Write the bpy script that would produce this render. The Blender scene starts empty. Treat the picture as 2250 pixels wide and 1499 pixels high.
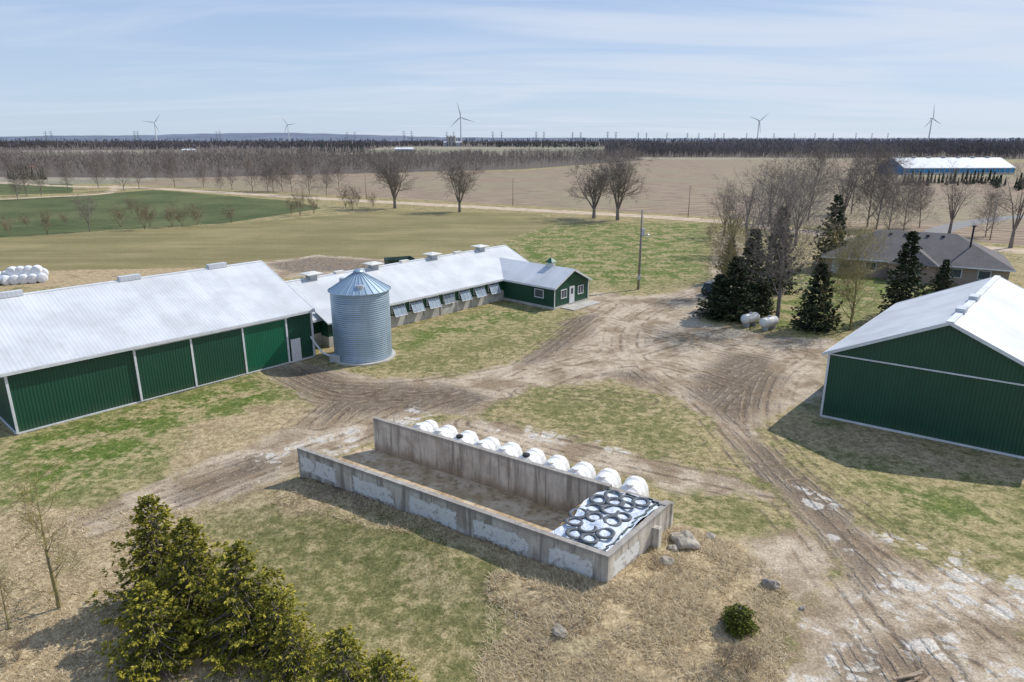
import bpy, math, random
import numpy as np
from mathutils import Vector, Matrix, noise as mnoise
random.seed(7); rng=np.random.default_rng(7)
scene=bpy.context.scene
# ---------------------------------------------------------------- survey helper: sight line -> metres on the ground
H=20.5; PITCH=math.radians(16.6); FL=1500.0
SP,CP=math.sin(PITCH),math.cos(PITCH)
def gp(u,v,z=0.0):
    a=(v-749.5)/FL; d=SP+a*CP; f=CP-a*SP; t=(H-z)/d
    return ((u-1125)/FL*t, f*t)
def gps(l): return [gp(*p) for p in l]

# ---------------------------------------------------------------- node helpers
class NT:
    def __init__(s,name,rough=.8,metal=0.0):
        s.m=bpy.data.materials.new(name); s.m.use_nodes=True; s.t=s.m.node_tree; s.n=s.t.nodes; s.l=s.t.links
        s.b=s.n['Principled BSDF']; s.b.inputs['Roughness'].default_value=rough; s.b.inputs['Metallic'].default_value=metal
    def node(s,t,**k):
        x=s.n.new(t)
        for a,b in k.items(): setattr(x,a,b)
        return x
    def setin(s,sock,v):
        if isinstance(v,bpy.types.NodeSocket): s.l.new(v,sock)
        elif isinstance(v,(tuple,list)) and len(v)==3 and sock.type=='RGBA': sock.default_value=(*v,1)
        else: sock.default_value=v
    def math(s,op,a,b=0.0,c=None,clamp=False):
        x=s.node('ShaderNodeMath',operation=op,use_clamp=clamp); s.setin(x.inputs[0],a); s.setin(x.inputs[1],b)
        if c is not None: s.setin(x.inputs[2],c)
        return x.outputs[0]
    def mix(s,f,a,b,blend='MIX'):
        x=s.node('ShaderNodeMix',data_type='RGBA',blend_type=blend)
        s.setin(x.inputs[0],f); s.setin(x.inputs[6],a); s.setin(x.inputs[7],b); return x.outputs[2]
    def mr(s,v,a,b,c=0.0,d=1.0,smooth=True):
        x=s.node('ShaderNodeMapRange',interpolation_type='SMOOTHSTEP' if smooth else 'LINEAR')
        s.setin(x.inputs[0],v); x.inputs[1].default_value=a; x.inputs[2].default_value=b; x.inputs[3].default_value=c; x.inputs[4].default_value=d
        return x.outputs[0]
    def coord(s,k='Object'): 
        return s.node('ShaderNodeTexCoord').outputs[k]
    def mapping(s,v,scale=(1,1,1),rot=(0,0,0)):
        x=s.node('ShaderNodeMapping'); s.l.new(v,x.inputs[0]); x.inputs['Scale'].default_value=scale; x.inputs['Rotation'].default_value=rot; return x.outputs[0]
    def noise(s,v,scale,detail=4,rough=.55,dist=0.0):
        x=s.node('ShaderNodeTexNoise'); s.l.new(v,x.inputs['Vector']); x.inputs['Scale'].default_value=scale; x.inputs['Detail'].default_value=detail
        x.inputs['Roughness'].default_value=rough; x.inputs['Distortion'].default_value=dist; return x.outputs[0]
    def bump(s,h,strength=.5,dist=.05):
        x=s.node('ShaderNodeBump'); s.l.new(h,x.inputs['Height']); x.inputs['Strength'].default_value=strength; x.inputs['Distance'].default_value=dist
        s.l.new(x.outputs[0],s.b.inputs['Normal'])
    def col(s,c): s.setin(s.b.inputs['Base Color'],c)
def mul(c,k): return tuple(x*k for x in c)
def mat_plain(name,c,rough=.8,metal=0.0,scale=3.0,amt=.25,bump=0.0,c2=None):
    m=NT(name,rough,metal); co=m.coord()
    n=m.noise(co,scale,5,.6); n2=m.noise(co,scale*.17,3)
    f=m.mr(m.math('ADD',m.math('MULTIPLY',n,.6),m.math('MULTIPLY',n2,.4)),.35,.65)
    m.col(m.mix(f,mul(c,1-amt),c2 if c2 else mul(c,1+amt*.6)))
    if bump: m.bump(n,.6,bump)
    return m.m
def mat_ribbed(name,c,pitch,amt=.2,rough=.5,metal=0.0,dirt=(.2,.16,.1),dirtamt=.15,bump=.02,sharp=6,panel=0.0,splash=0.0):
    m=NT(name,rough,metal); uv=m.coord('UV'); sx=m.node('ShaderNodeSeparateXYZ'); m.l.new(uv,sx.inputs[0])
    s=m.math('SINE',m.math('MULTIPLY',sx.outputs[0],math.pi/pitch)); pk=m.math('POWER',m.math('ABSOLUTE',s),sharp)
    co=m.coord(); n=m.noise(m.mapping(uv,(1.3,.25,1)),1.6,5,.6); n2=m.noise(co,.35,3)
    base=m.mix(m.mr(n2,.3,.7),mul(c,.88),mul(c,1.08))
    base=m.mix(m.math('MULTIPLY',m.mr(n,.5,.8),dirtamt),base,dirt)
    if splash: base=m.mix(m.math('MULTIPLY',m.mr(m.math('ADD',sx.outputs[1],m.math('MULTIPLY',n,.8)),.3,1.3,1,0),splash),base,(.16,.15,.10))
    if panel:
        q=m.math('FLOOR',m.math('DIVIDE',sx.outputs[0],panel)); wn=m.node('ShaderNodeTexWhiteNoise',noise_dimensions='1D'); m.l.new(q,wn.inputs['W'])
        base=m.mix(m.math('MULTIPLY',wn.outputs[0],.14),base,mul(c,.55))
    col=m.mix(m.math('MULTIPLY',pk,amt),base,mul(c,.35))
    m.col(col); m.bump(pk,.8,bump); return m.m

# ---------------------------------------------------------------- mesh helpers
def link(o): scene.collection.objects.link(o); return o
def empty(name,loc=(0,0,0)):
    e=bpy.data.objects.new(name,None); e.empty_display_size=.5; e.location=loc; link(e); return e
def np_mesh(name,verts,faces,mat=None,smooth=False,uv=None):
    me=bpy.data.meshes.new(name); verts=np.asarray(verts,np.float32); faces=np.asarray(faces,np.int32)
    me.vertices.add(len(verts)); me.vertices.foreach_set('co',verts.ravel())
    k=faces.shape[1]; me.loops.add(faces.size); me.loops.foreach_set('vertex_index',faces.ravel())
    me.polygons.add(len(faces)); me.polygons.foreach_set('loop_start',np.arange(0,faces.size,k,dtype=np.int32))
    me.polygons.foreach_set('loop_total',np.full(len(faces),k,np.int32))
    me.polygons.foreach_set('use_smooth',np.full(len(faces),smooth,bool))
    me.update(calc_edges=True)
    if mat: me.materials.append(mat)
    return me
def obj(name,me,parent=None,loc=None,rot=None,scale=None):
    o=bpy.data.objects.new(name,me); link(o)
    if parent: o.parent=parent
    if loc is not None: o.location=loc
    if rot is not None: o.rotation_euler=rot
    if scale is not None: o.scale=scale if hasattr(scale,'__len__') else (scale,)*3
    return o
class Fr:
    def __init__(s,o,ex=(1,0),ey=(0,1),z=0.0): s.o=o; s.ex=ex; s.ey=ey; s.z=z
    def w(s,p): return (s.o[0]+s.ex[0]*p[0]+s.ey[0]*p[1], s.o[1]+s.ex[1]*p[0]+s.ey[1]*p[1], s.z+p[2])
WORLD=Fr((0,0))
class Part:
    def __init__(s,fr=WORLD): s.fr=fr; s.v=[]; s.f=[]; s.uv=[]
    def poly(s,pts,uvs=None):
        i=len(s.v); s.v+=[s.fr.w(p) for p in pts]; s.f.append(list(range(i,i+len(pts))))
        if uvs is None:
            a,b,c=Vector(pts[0]),Vector(pts[1]),Vector(pts[2]); n=(b-a).cross(c-a); n=[abs(x) for x in n]
            if n[0]>=n[1]*1.2 and n[0]>=n[2]: uvs=[(p[1],p[2]) for p in pts]
            elif n[2]>n[1]: uvs=[(p[0],p[1]) for p in pts]
            else: uvs=[(p[0],p[2]) for p in pts]
        s.uv+=uvs; return s
    def box(s,x0,x1,y0,y1,z0,z1):
        P=lambda i,j,k:((x0,x1)[i],(y0,y1)[j],(z0,z1)[k])
        for q in ([(0,0,0),(1,0,0),(1,0,1),(0,0,1)],[(1,1,0),(0,1,0),(0,1,1),(1,1,1)],[(0,1,0),(0,0,0),(0,0,1),(0,1,1)],
                  [(1,0,0),(1,1,0),(1,1,1),(1,0,1)],[(0,0,1),(1,0,1),(1,1,1),(0,1,1)],[(0,1,0),(1,1,0),(1,0,0),(0,0,0)]):
            s.poly([P(*c) for c in q])
        return s
    def prism(s,prof,x0,x1):
        n=len(prof)
        s.poly([(x0,y,z) for y,z in prof][::-1]); s.poly([(x1,y,z) for y,z in prof])
        for i in range(n):
            a,b=prof[i],prof[(i+1)%n]; L=math.hypot(a[0]-b[0],a[1]-b[1])
            s.poly([(x0,*a),(x1,*a),(x1,*b),(x0,*b)],[(x0,0),(x1,0),(x1,L),(x0,L)])
        return s
    def tube(s,p0,p1,r0,r1=None,n=12,caps=True):
        r1=r0 if r1 is None else r1
        p0=Vector(p0);p1=Vector(p1);d=(p1-p0).normalized(); a=d.orthogonal().normalized(); b=d.cross(a)
        A=[p0+(a*math.cos(t)+b*math.sin(t))*r0 for t in [2*math.pi*i/n for i in range(n)]]
        B=[p1+(a*math.cos(t)+b*math.sin(t))*r1 for t in [2*math.pi*i/n for i in range(n)]]
        L=(p1-p0).length
        for i in range(n):
            j=(i+1)%n; s.poly([A[i],A[j],B[j],B[i]],[(i*.1,0),(i*.1+.1,0),(i*.1+.1,L),(i*.1,L)])
        if caps: s.poly(A[::-1],[(0,0)]*n); s.poly(B,[(0,0)]*n)
        return s
    def lathe(s,prof,c=(0,0),n=32,axis='z',closed=False):
        R=[]
        for r,z in prof: R.append([(c[0]+r*math.cos(2*math.pi*i/n),c[1]+r*math.sin(2*math.pi*i/n),z) for i in range(n)])
        for k in range(len(R)-1):
            for i in range(n):
                j=(i+1)%n; s.poly([R[k][i],R[k][j],R[k+1][j],R[k+1][i]],[(i/n,prof[k][1]),((i+1)/n,prof[k][1]),((i+1)/n,prof[k+1][1]),(i/n,prof[k+1][1])])
        return s
    def mesh(s,name,mat,smooth=False):
        me=bpy.data.meshes.new(name); me.from_pydata([tuple(v) for v in s.v],[],s.f); uvl=me.uv_layers.new(name='UVMap')
        uvl.data.foreach_set('uv',np.array(s.uv,np.float32).ravel()); me.materials.append(mat)
        if smooth:
            import bmesh
            bm=bmesh.new(); bm.from_mesh(me); bmesh.ops.remove_doubles(bm,verts=bm.verts,dist=.0005); bm.to_mesh(me); bm.free()
            me.polygons.foreach_set('use_smooth',[True]*len(me.polygons))
        me.update(); return me
    def obj(s,name,mat,parent=None,smooth=False): return obj(name,s.mesh(name,mat,smooth),parent)

# ---------------------------------------------------------------- terrain height
BA=(-12.9,38.0); BEX=(.84,-.542); BEY=(.63,.78); BL=20.5; BW=5.9
det=BEX[0]*BEY[1]-BEX[1]*BEY[0]
def bunk_local(x,y):
    dx=x-BA[0]; dy=y-BA[1]
    return (dx*BEY[1]-dy*BEY[0])/det, (dy*BEX[0]-dx*BEX[1])/det
def sstep(t): t=np.clip(t,0,1); return t*t*(3-2*t)
def hgt(x,y):
    x=np.asarray(x,float); y=np.asarray(y,float)
    lx,ly=bunk_local(x,y)
    ins=(lx>-6)&(lx<BL)&(ly>0)&(ly<BW)
    near=sstep(1-(-ly)/7.0)*(ly<0)*sstep((lx+2.5)/4)*sstep((BL+5-lx)/5)
    end=sstep(1-(lx-BL)/6.0)*(lx>=BL)*sstep((ly+5)/5)*sstep((BW+3-ly)/4)
    h=np.maximum(near*(.62+.3*np.clip(lx/BL,0,1)),end*.95)
    h=np.where(ins,0,h)
    und=(.06*np.sin(x*.9+np.sin(y*.7)*1.3)*np.sin(y*.8+1)+.05*np.sin(x*.37+y*.51))
    return h*(1+und*1.5)+und*.5*(y<60)*(~ins)
def hg(x,y): return float(hgt(x,y))

def sd_poly(px,py,poly):
    n=len(poly); d=np.full(px.shape,1e18); ins=np.zeros(px.shape,bool)
    for i in range(n):
        ax,ay=poly[i]; bx,by=poly[(i+1)%n]; ex,ey=bx-ax,by-ay; wx,wy=px-ax,py-ay
        t=np.clip((wx*ex+wy*ey)/(ex*ex+ey*ey+1e-12),0,1); d=np.minimum(d,(wx-ex*t)**2+(wy-ey*t)**2)
        c=((ay<=py)&(by>py))|((by<=py)&(ay>py))
        if ey!=0: ins^=c&(px<ax+(py-ay)*ex/ey)
    d=np.sqrt(d); return np.where(ins,d,-d)
def d_line(px,py,pl):
    d=np.full(px.shape,1e18)
    for (ax,ay),(bx,by) in zip(pl[:-1],pl[1:]):
        ex,ey=bx-ax,by-ay; wx,wy=px-ax,py-ay; t=np.clip((wx*ex+wy*ey)/(ex*ex+ey*ey),0,1)
        d=np.minimum(d,(wx-ex*t)**2+(wy-ey*t)**2)
    return np.sqrt(d)
def smooth_line(pl,n=6):
    out=[]; P=[pl[0]]+pl+[pl[-1]]
    for i in range(1,len(P)-2):
        p0,p1,p2,p3=[np.array(q) for q in P[i-1:i+3]]
        for k in range(n):
            t=k/n; out.append(tuple(.5*((2*p1)+(-p0+p2)*t+(2*p0-5*p1+4*p2-p3)*t*t+(-p0+3*p1-3*p2+p3)*t**3)))
    out.append(tuple(pl[-1])); return out

# ---------------------------------------------------------------- GROUND
def axis_pos(start,step,growth,end):
    o=[]; p=start
    while p<end: o.append(p); p+=step; step*=1+growth
    return o
right=axis_pos(46,.3,.04,9000); xs=np.array([-a for a in right[::-1]]+list(np.arange(-45.7,45.9,.29))+right)
ys=np.array(axis_pos(-60,6,0,8)+list(np.arange(10,74,.29))+axis_pos(74.2,.3,.022,9500))
X,Y=np.meshgrid(xs,ys); px=X.ravel(); py=Y.ravel(); pz=hgt(px,py)
nx,ny=len(xs),len(ys)
idx=np.arange(nx*ny).reshape(ny,nx)
faces=np.stack([idx[:-1,:-1],idx[:-1,1:],idx[1:,1:],idx[1:,:-1]],-1).reshape(-1,4)
def M(polys,w,soft=4):
    r=np.full(px.shape,-soft*1.0)
    for p in polys:
        r=np.maximum(r,np.clip(.5+sd_poly(px,py,gps(p))/(2*w),-soft,soft))
    return r
dirt=M([[(1470,645),(1560,620),(1640,640),(1560,670),(1530,705),(1700,740),(1860,748),(1812,800),(1805,870),(1700,915),(1655,950),(1700,1010),(1800,1090),(1900,1160),(2010,1230),(2250,1290),(2300,1560),(1700,1560),(1760,1330),(1850,1250),(1740,1110),(1640,1010),(1560,920),(1470,870),(1340,835),(1180,848),(1100,880),(1040,915),(960,905),(900,925),(830,960),(660,1045),(430,1115),(200,1175),(160,1140),(380,1045),(560,975),(700,900),(640,850),(560,812),(640,795),(740,812),(830,832),(1000,830),(1150,790),(1240,740),(1280,690),(1285,660),(1300,640),(1400,652)],
        [(830,950),(1050,915),(1180,945),(1400,1000),(1620,1045),(1690,1090),(1500,1080),(1350,1040),(1100,985),(900,975)],
        [(560,578),(700,560),(860,572),(850,600),(600,612)],
        [(1570,520),(1590,500),(1610,505),(1640,560),(1640,640),(1560,640)],
        [(1640,1200),(1760,1150),(1850,1250),(1760,1330),(1640,1260)]],1.2)
mud=M([[(600,812),(700,805),(780,838),(900,845),(1000,850),(1070,880),(1040,905),(960,900),(860,910),(760,915),(720,940),(700,890),(640,850)],
       [(1510,850),(1600,775),(1680,780),(1720,830),(1690,890),(1620,935),(1560,905)],
       [(590,580),(700,565),(850,575),(840,592),(640,600)],[(1340,825),(1400,815),(1450,835),(1400,845)],
       [(380,1070),(560,1010),(640,1010),(600,1035),(430,1095)],[(1600,950),(1690,980),(1780,1050),(1880,1160),(1960,1250),(1900,1290),(1820,1190),(1740,1110),(1660,1030)],[(1250,700),(1310,690),(1290,740),(1200,790),(1150,800)],
       [(660,1045),(740,1055),(1000,1170),(960,1185),(800,1120),(650,1080)],[(1830,1430),(2000,1400),(2100,1499),(1850,1499)]],1.5)
straw=M([[(-60,1130),(200,1100),(430,1100),(450,1150),(420,1560),(-60,1560)],
         [(1100,1270),(1335,1290),(1480,1170),(1640,1200),(1740,1300),(1730,1560),(1050,1560),(1130,1350)],
         [(600,1055),(830,1100),(1335,1290),(1200,1300),(1000,1210),(800,1140),(430,1130)],
         [(420,930),(640,885),(720,900),(700,960),(520,1010),(360,1050)],
         [(0,585),(560,590),(560,615),(0,635)],[(1830,930),(1950,960),(2250,1040),(2250,1070),(1700,960)]],1.6)
green=M([[(-60,965),(560,815),(660,850),(640,890),(420,950),(400,1010),(100,1120),(-60,1170)],
         [(865,735),(1110,665),(1230,690),(1100,720),(870,785)],
         [(1850,1060),(1950,1040),(2250,1110),(2250,1210),(1960,1130)],
         [(1540,660),(1900,640),(1940,690),(1850,738),(1700,732)],
         [(1060,560),(1200,490),(1560,490),(1560,610),(1400,632),(1290,625)],[(1600,600),(1800,590),(2250,640),(2250,700),(1900,680)]],3.0)
olive=M([[(470,1130),(830,1120),(1120,1270),(1090,1430),(700,1390),(600,1260)],
         [(1100,890),(1180,850),(1400,860),(1500,930),(1560,1000),(1300,960)],[(1400,1050),(1650,1080),(1760,1180),(1560,1160)],[(690,810),(870,790),(1100,730),(1230,700),(1200,750),(1000,820)]],2.0)
conc=M([[(1880,1150),(2010,1190),(2250,1240),(2300,1450),(2060,1330),(1830,1200)],[(1760,1340),(1950,1300),(2250,1440),(2250,1499),(1740,1499)],
        [(560,1000),(700,960),(900,895),(960,912),(830,965),(660,1040),(570,1030)],[(1100,925),(1300,965),(1400,1000),(1250,985),(1080,945)],[(1740,1060),(1850,1110),(1800,1130)]],1.5)
fgreen=M([[(-300,448),(180,430),(340,417),(640,442),(710,458),(500,490),(0,522),(-300,540)],[(-300,405),(160,404),(160,425),(-300,434)]],1.5)
folive=M([[(-300,540),(500,492),(870,463),(1180,470),(1230,490),(1000,560),(560,585),(-300,605)]],2)
stub=M([[(250,403),(380,390),(760,374),(1150,376),(1400,351),(2000,350),(3200,385),(3200,640),(2300,545),(1560,476),(1100,449),(700,427)]],2.5)
wood=M([[(-900,386),(400,391),(760,382),(1150,372),(1420,352),(1400,346),(900,341),(-900,341)],[(1330,345),(3000,352),(3000,325),(1330,325)],[(-900,330),(800,331),(850,322),(1500,325),(2200,320),(-900,314)]],10)
far=M([[(-3000,404),(300,404),(380,392),(1400,352),(3500,352),(3500,304.6),(-3000,304.6)]],8)
road_c=smooth_line([(260,62),gp(2250,552),gp(1560,485),gp(1100,458),gp(700,436),gp(300,412),gp(0,402),(-700,590)])
rd=3.6-d_line(px,py,road_c)
lane_c=smooth_line([gp(260,408),gp(230,425),gp(100,433),gp(0,438),gp(-300,450)])
rd=np.maximum(rd,2.4-d_line(px,py,lane_c)); road=np.clip(.5+rd/2.4,-4,4)
asp_c=smooth_line([gp(2090,540),gp(2060,510),gp(2130,490),gp(2250,476),gp(2500,466)]); asph=np.clip(.5+(2.6-d_line(px,py,asp_c))/1.4,-4,4)
tl=[[(2100,1520),(1950,1330),(1800,1150),(1680,1030),(1560,900),(1450,830),(1380,760),(1420,690),(1560,640)],
 [(600,815),(720,870),(860,872),(1000,860),(1150,800),(1270,720),(1340,670)],
 [(700,935),(770,885),(900,850),(1100,815),(1300,770)],
 [(200,1165),(420,1085),(640,1005),(800,950),(960,880),(1150,838),(1350,790),(1520,740)],
 [(1050,930),(1300,995),(1600,1060),(1760,1090)],[(2260,1420),(1900,1160),(1740,1030),(1660,930),(1680,830),(1750,780)],
 [(620,800),(700,840),(820,850),(960,845),(1100,870)],[(1240,860),(1330,868),(1420,880)],[(1560,900),(1640,830),(1720,790)],
 [(1150,860),(1300,810),(1450,800),(1620,850)],[(1290,690),(1400,720),(1560,760),(1700,790)],[(2260,1500),(2000,1330),(1850,1190),(1740,1060)]]
trk=np.full(px.shape,99.0)
for l in tl: trk=np.minimum(trk,d_line(px,py,smooth_line(gps(l))))
gm=np_mesh('ground',np.stack([px,py,pz],-1),faces,smooth=True)
def attr(name,a,b,c):
    at=gm.color_attributes.new(name,'FLOAT_COLOR','POINT'); at.data.foreach_set('color',np.stack([a,b,c,np.ones_like(a)],-1).astype(np.float32).ravel())
attr('mA',dirt,mud,straw); attr('mB',green,olive,conc); attr('mC',fgreen,folive,stub); attr('mD',road,asph,np.clip(trk,0,6)); attr('mE',wood,far,far)
g=NT('ground_surface',.95)
def at3(n):
    a=g.node('ShaderNodeAttribute',attribute_name=n); s=g.node('ShaderNodeSeparateColor'); g.l.new(a.outputs['Color'],s.inputs[0]); return s.outputs
A=at3('mA');B=at3('mB');C=at3('mC');D=at3('mD');E=at3('mE')
co=g.coord()
nF=g.noise(co,9,3,.7); nM=g.noise(co,1.6,5,.7); nL=g.noise(co,.35,5,.6,.4); nXL=g.noise(co,.07,4,.6); nP=g.noise(co,.8,5,.65,.6); nG=g.noise(co,4,4,.75)
def edge(m,k=.9,n=None,lo=.42,hi=.58):
    n=n or nP; return g.mr(g.math('ADD',m,g.math('MULTIPLY',g.math('SUBTRACT',n,.5),k)),lo,hi)
mg=g.math('ADD',g.math('MULTIPLY',nM,.5),g.math('MULTIPLY',nG,.5))
tan=g.mix(g.mr(mg,.38,.62),(.24,.185,.088),(.43,.35,.185))
grn=g.mix(g.mr(mg,.38,.62),(.055,.092,.013),(.145,.185,.036))
oli=g.mix(g.mr(mg,.38,.62),(.105,.112,.036),(.245,.22,.09))
patch=g.math('ADD',g.math('MULTIPLY',nL,.55),g.math('MULTIPLY',nM,.45))
c=g.mix(g.mr(patch,.40,.54),oli,tan)
c=g.mix(edge(B[1],2.2,nL,.2,.9),c,g.mix(g.mr(patch,.47,.61),oli,tan))
c=g.mix(g.math('MULTIPLY',edge(B[0],3.6,patch,.0,1.0),g.mr(patch,.44,.58,1,.08)),c,grn)
c=g.mix(g.math('MULTIPLY',g.mr(nP,.60,.70),g.mr(E[1],-1,0,.7,0)),c,(.36,.275,.175))
strawc=g.mix(g.mr(mg,.38,.62),(.25,.178,.095),(.52,.41,.245))
strawc=g.mix(g.mr(nXL,.5,.65,0,.35),strawc,oli); strawc=g.mix(g.mr(nL,.52,.66,0,.5),strawc,(.18,.13,.07))
c=g.mix(edge(A[2],2.0,nL,.2,.8),c,strawc)
fo=g.mix(g.mr(g.noise(g.mapping(co,(.25,1.2,1),(0,0,math.radians(-25))),.12,5,.65),.35,.65),(.19,.16,.068),(.285,.235,.11))
fo=g.mix(g.mr(nXL,.42,.6,0,.4),fo,(.155,.145,.052)); fo=g.mix(g.mr(nM,.45,.7,0,.35),fo,(.33,.28,.16))
c=g.mix(edge(C[1],.8,nL),c,fo)
fg=g.mix(g.mr(g.noise(co,.05,5,.6),.35,.65),(.068,.088,.03),(.115,.13,.05)); fg=g.mix(g.mr(nL,.5,.7,0,.4),fg,(.16,.15,.075))
c=g.mix(edge(C[0],.8,nL),c,fg)
fx=g.mix(g.mr(g.noise(g.mapping(co,(.3,1,1)),.006,4,.6),.42,.58),(.30,.26,.19),(.20,.20,.13))
c=g.mix(edge(E[1],.6,nL),c,fx)
sx=g.node('ShaderNodeSeparateXYZ'); g.l.new(g.mapping(co,(1,1,1),(0,0,math.radians(31))),sx.inputs[0])
rows=g.math('SINE',g.math('MULTIPLY',sx.outputs[1],2*math.pi/4.5))
sn=g.noise(g.mapping(co,(.3,1.6,1),(0,0,math.radians(31))),.35,5,.7)
st=g.mix(g.mr(g.math('ADD',sn,g.math('MULTIPLY',rows,.05)),.35,.65),(.18,.125,.085),(.36,.28,.195))
st=g.mix(g.mr(g.noise(co,.012,4,.6),.42,.6,0,.6),st,(.26,.23,.14))
c=g.mix(edge(C[2],.8,nL),c,st)
c=g.mix(edge(E[0],.6,nL),c,(.13,.105,.085))
dc=g.mix(g.mr(nL,.36,.60),(.27,.20,.128),(.50,.41,.30)); dc=g.mix(g.mr(nM,.45,.68,0,.55),dc,(.20,.145,.09)); 
vo=g.node('ShaderNodeTexVoronoi',feature='F1'); g.l.new(co,vo.inputs['Vector']); vo.inputs['Scale'].default_value=4.5
dc=g.mix(g.mr(vo.outputs['Distance'],.1,.25,.4,0),dc,(.62,.55,.45))
fD=edge(A[0],1.7,nP,.2,.8); c=g.mix(fD,c,dc)
mc=g.mix(g.mr(nM,.35,.65),(.085,.06,.038),(.185,.135,.09)); fM=edge(A[1],2.2,nL,.15,.95); c=g.mix(g.math('MULTIPLY',fM,.85),c,mc)
def peak(d,ctr,w): return g.mr(g.math('ABSOLUTE',g.math('SUBTRACT',d,ctr)),0,w,1,0)
rut=g.math('MAXIMUM',peak(D[2],.85,.3),g.math('MULTIPLY',peak(D[2],1.75,.22),.7)); rut=g.math('MAXIMUM',rut,g.math('MULTIPLY',peak(D[2],0.15,.2),.4)); rut=g.math('MAXIMUM',rut,g.math('MULTIPLY',peak(D[2],2.7,.22),.45))
rut=g.math('MULTIPLY',rut,g.mr(nP,.40,.60))
mr2=g.math('MULTIPLY',g.math('MULTIPLY',g.mr(g.math('SINE',g.math('MULTIPLY',g.math('ADD',D[2],g.math('MULTIPLY',nL,.8)),2*math.pi/.62)),.1,.95),g.mr(fM,0,.6)),g.mr(nM,.35,.55))
c=g.mix(g.math('MULTIPLY',rut,.65),c,(.13,.09,.055)); c=g.mix(g.math('MULTIPLY',mr2,.6),c,(.33,.26,.185))
v2=g.node('ShaderNodeTexVoronoi',feature='DISTANCE_TO_EDGE'); g.l.new(g.mapping(co,(1,1.3,1)),v2.inputs['Vector']); v2.inputs['Scale'].default_value=.75
cm=g.math('MULTIPLY',g.mr(g.math('ADD',v2.outputs['Distance'],g.math('MULTIPLY',g.math('SUBTRACT',nM,.5),.35)),.06,.1),g.mr(nL,.49,.56))
cm=g.math('MULTIPLY',cm,edge(B[2],1.4,nP)); c=g.mix(g.math('MULTIPLY',cm,.8),c,g.mix(nG,(.42,.38,.32),(.70,.66,.59)))
c=g.mix(edge(D[0],.5,nL),c,g.mix(g.mr(nL,.3,.7),(.42,.32,.215),(.58,.465,.34)))
c=g.mix(edge(D[1],.3,nL),c,(.25,.24,.23))
c=g.mix(1.0,c,g.mix(g.mr(nF,.25,.75),(.64,.64,.64),(1.28,1.28,1.28)),'MULTIPLY')
g.col(c)
g.setin(g.b.inputs['Roughness'],g.math('SUBTRACT',.95,g.math('MULTIPLY',fM,g.mr(nL,.45,.6,.1,.4))))
hh=g.math('ADD',g.math('MULTIPLY',nF,.4),g.math('ADD',nM,g.math('ADD',g.math('MULTIPLY',rut,-1.2),g.math('MULTIPLY',mr2,1.0)))); g.bump(hh,.8,.09)
g.b.inputs['Specular IOR Level'].default_value=.2
gm.materials.append(g.m); obj('ground',gm)

# ---------------------------------------------------------------- shared materials
M_roof=mat_ribbed('white_steel_roof',(.56,.575,.59),.3,.14,.6,0.0,(.36,.34,.30),.3,.008,8,.9)
M_green=mat_ribbed('green_steel_siding',(.007,.072,.040),.23,.5,.45,0,(.1,.1,.06),.12,.025,5,.9,.22)
M_greend=mat_ribbed('bright_green_door_steel',(.004,.115,.055),.23,.35,.4,0,(.1,.1,.06),.06,.02,5,0,.2)
M_trim=mat_plain('white_trim',(.64,.65,.66),.5,0,2,.12)
M_concl=mat_plain('concrete_foundation',(.48,.455,.41),.9,0,1.1,.28,.01)
M_glass=NT('window_glass',.08); M_glass.col((.05,.07,.09)); M_glass=M_glass.m
M_pane=mat_plain('plastic_window_panel',(.30,.36,.42),.25,0,5,.3)
M_galv=mat_plain('galvanized_vent',(.50,.53,.56),.45,.4,3,.2)
M_dark=mat_plain('dark_rubber',(.03,.03,.032),.8,0,6,.3)
M_wood=mat_plain('weathered_wood',(.27,.22,.18),.9,0,5,.3,.01)

def gable(fr,par,Lx,Wy,eave,ridge,oe=.35,og=.3,wall=M_green,base=0.0,th=.14,z0=0.0,back=True):
    w=Part(fr); m=Wy/2; zb=z0+base
    w.poly([(0,0,zb),(Lx,0,zb),(Lx,0,eave),(0,0,eave)]); w.poly([(Lx,Wy,zb),(0,Wy,zb),(0,Wy,eave),(Lx,Wy,eave)])
    for x in (0,Lx): w.poly([(x,0,zb),(x,Wy,zb),(x,Wy,eave),(x,m,ridge),(x,0,eave)])
    w.obj('walls',wall,par)
    sl=(ridge-eave)/m; r=Part(fr)
    ze=eave-oe*sl
    r.prism([(-oe,ze+.03),(m,ridge+.03),(m,ridge+.03+th),(-oe,ze+.03+th)],-og,Lx+og)
    r.prism([(Wy+oe,ze+.03),(m+.001,ridge+.03),(m+.001,ridge+.03+th),(Wy+oe,ze+.03+th)],-og,Lx+og)
    r.obj('roof',M_roof,par)
    t=Part(fr); t.box(-og-.02,Lx+og+.02,m-.22,m+.22,ridge+.09,ridge+.19)
    t.box(-og-.02,Lx+og+.02,-oe-.06,-oe,ze-.08,ze+.14)
    for x in (-og,Lx+og):
        for sgn in (0,1):
            y0=-oe if sgn==0 else Wy+oe
            q=[(y0,ze-.06),(m,ridge-.06),(m,ridge+.2),(y0,ze+.2)]
            t.prism(q,x-.03-(.01*sgn),x+.03+(.01*sgn))
    t.obj('trim',M_trim,par)

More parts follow.
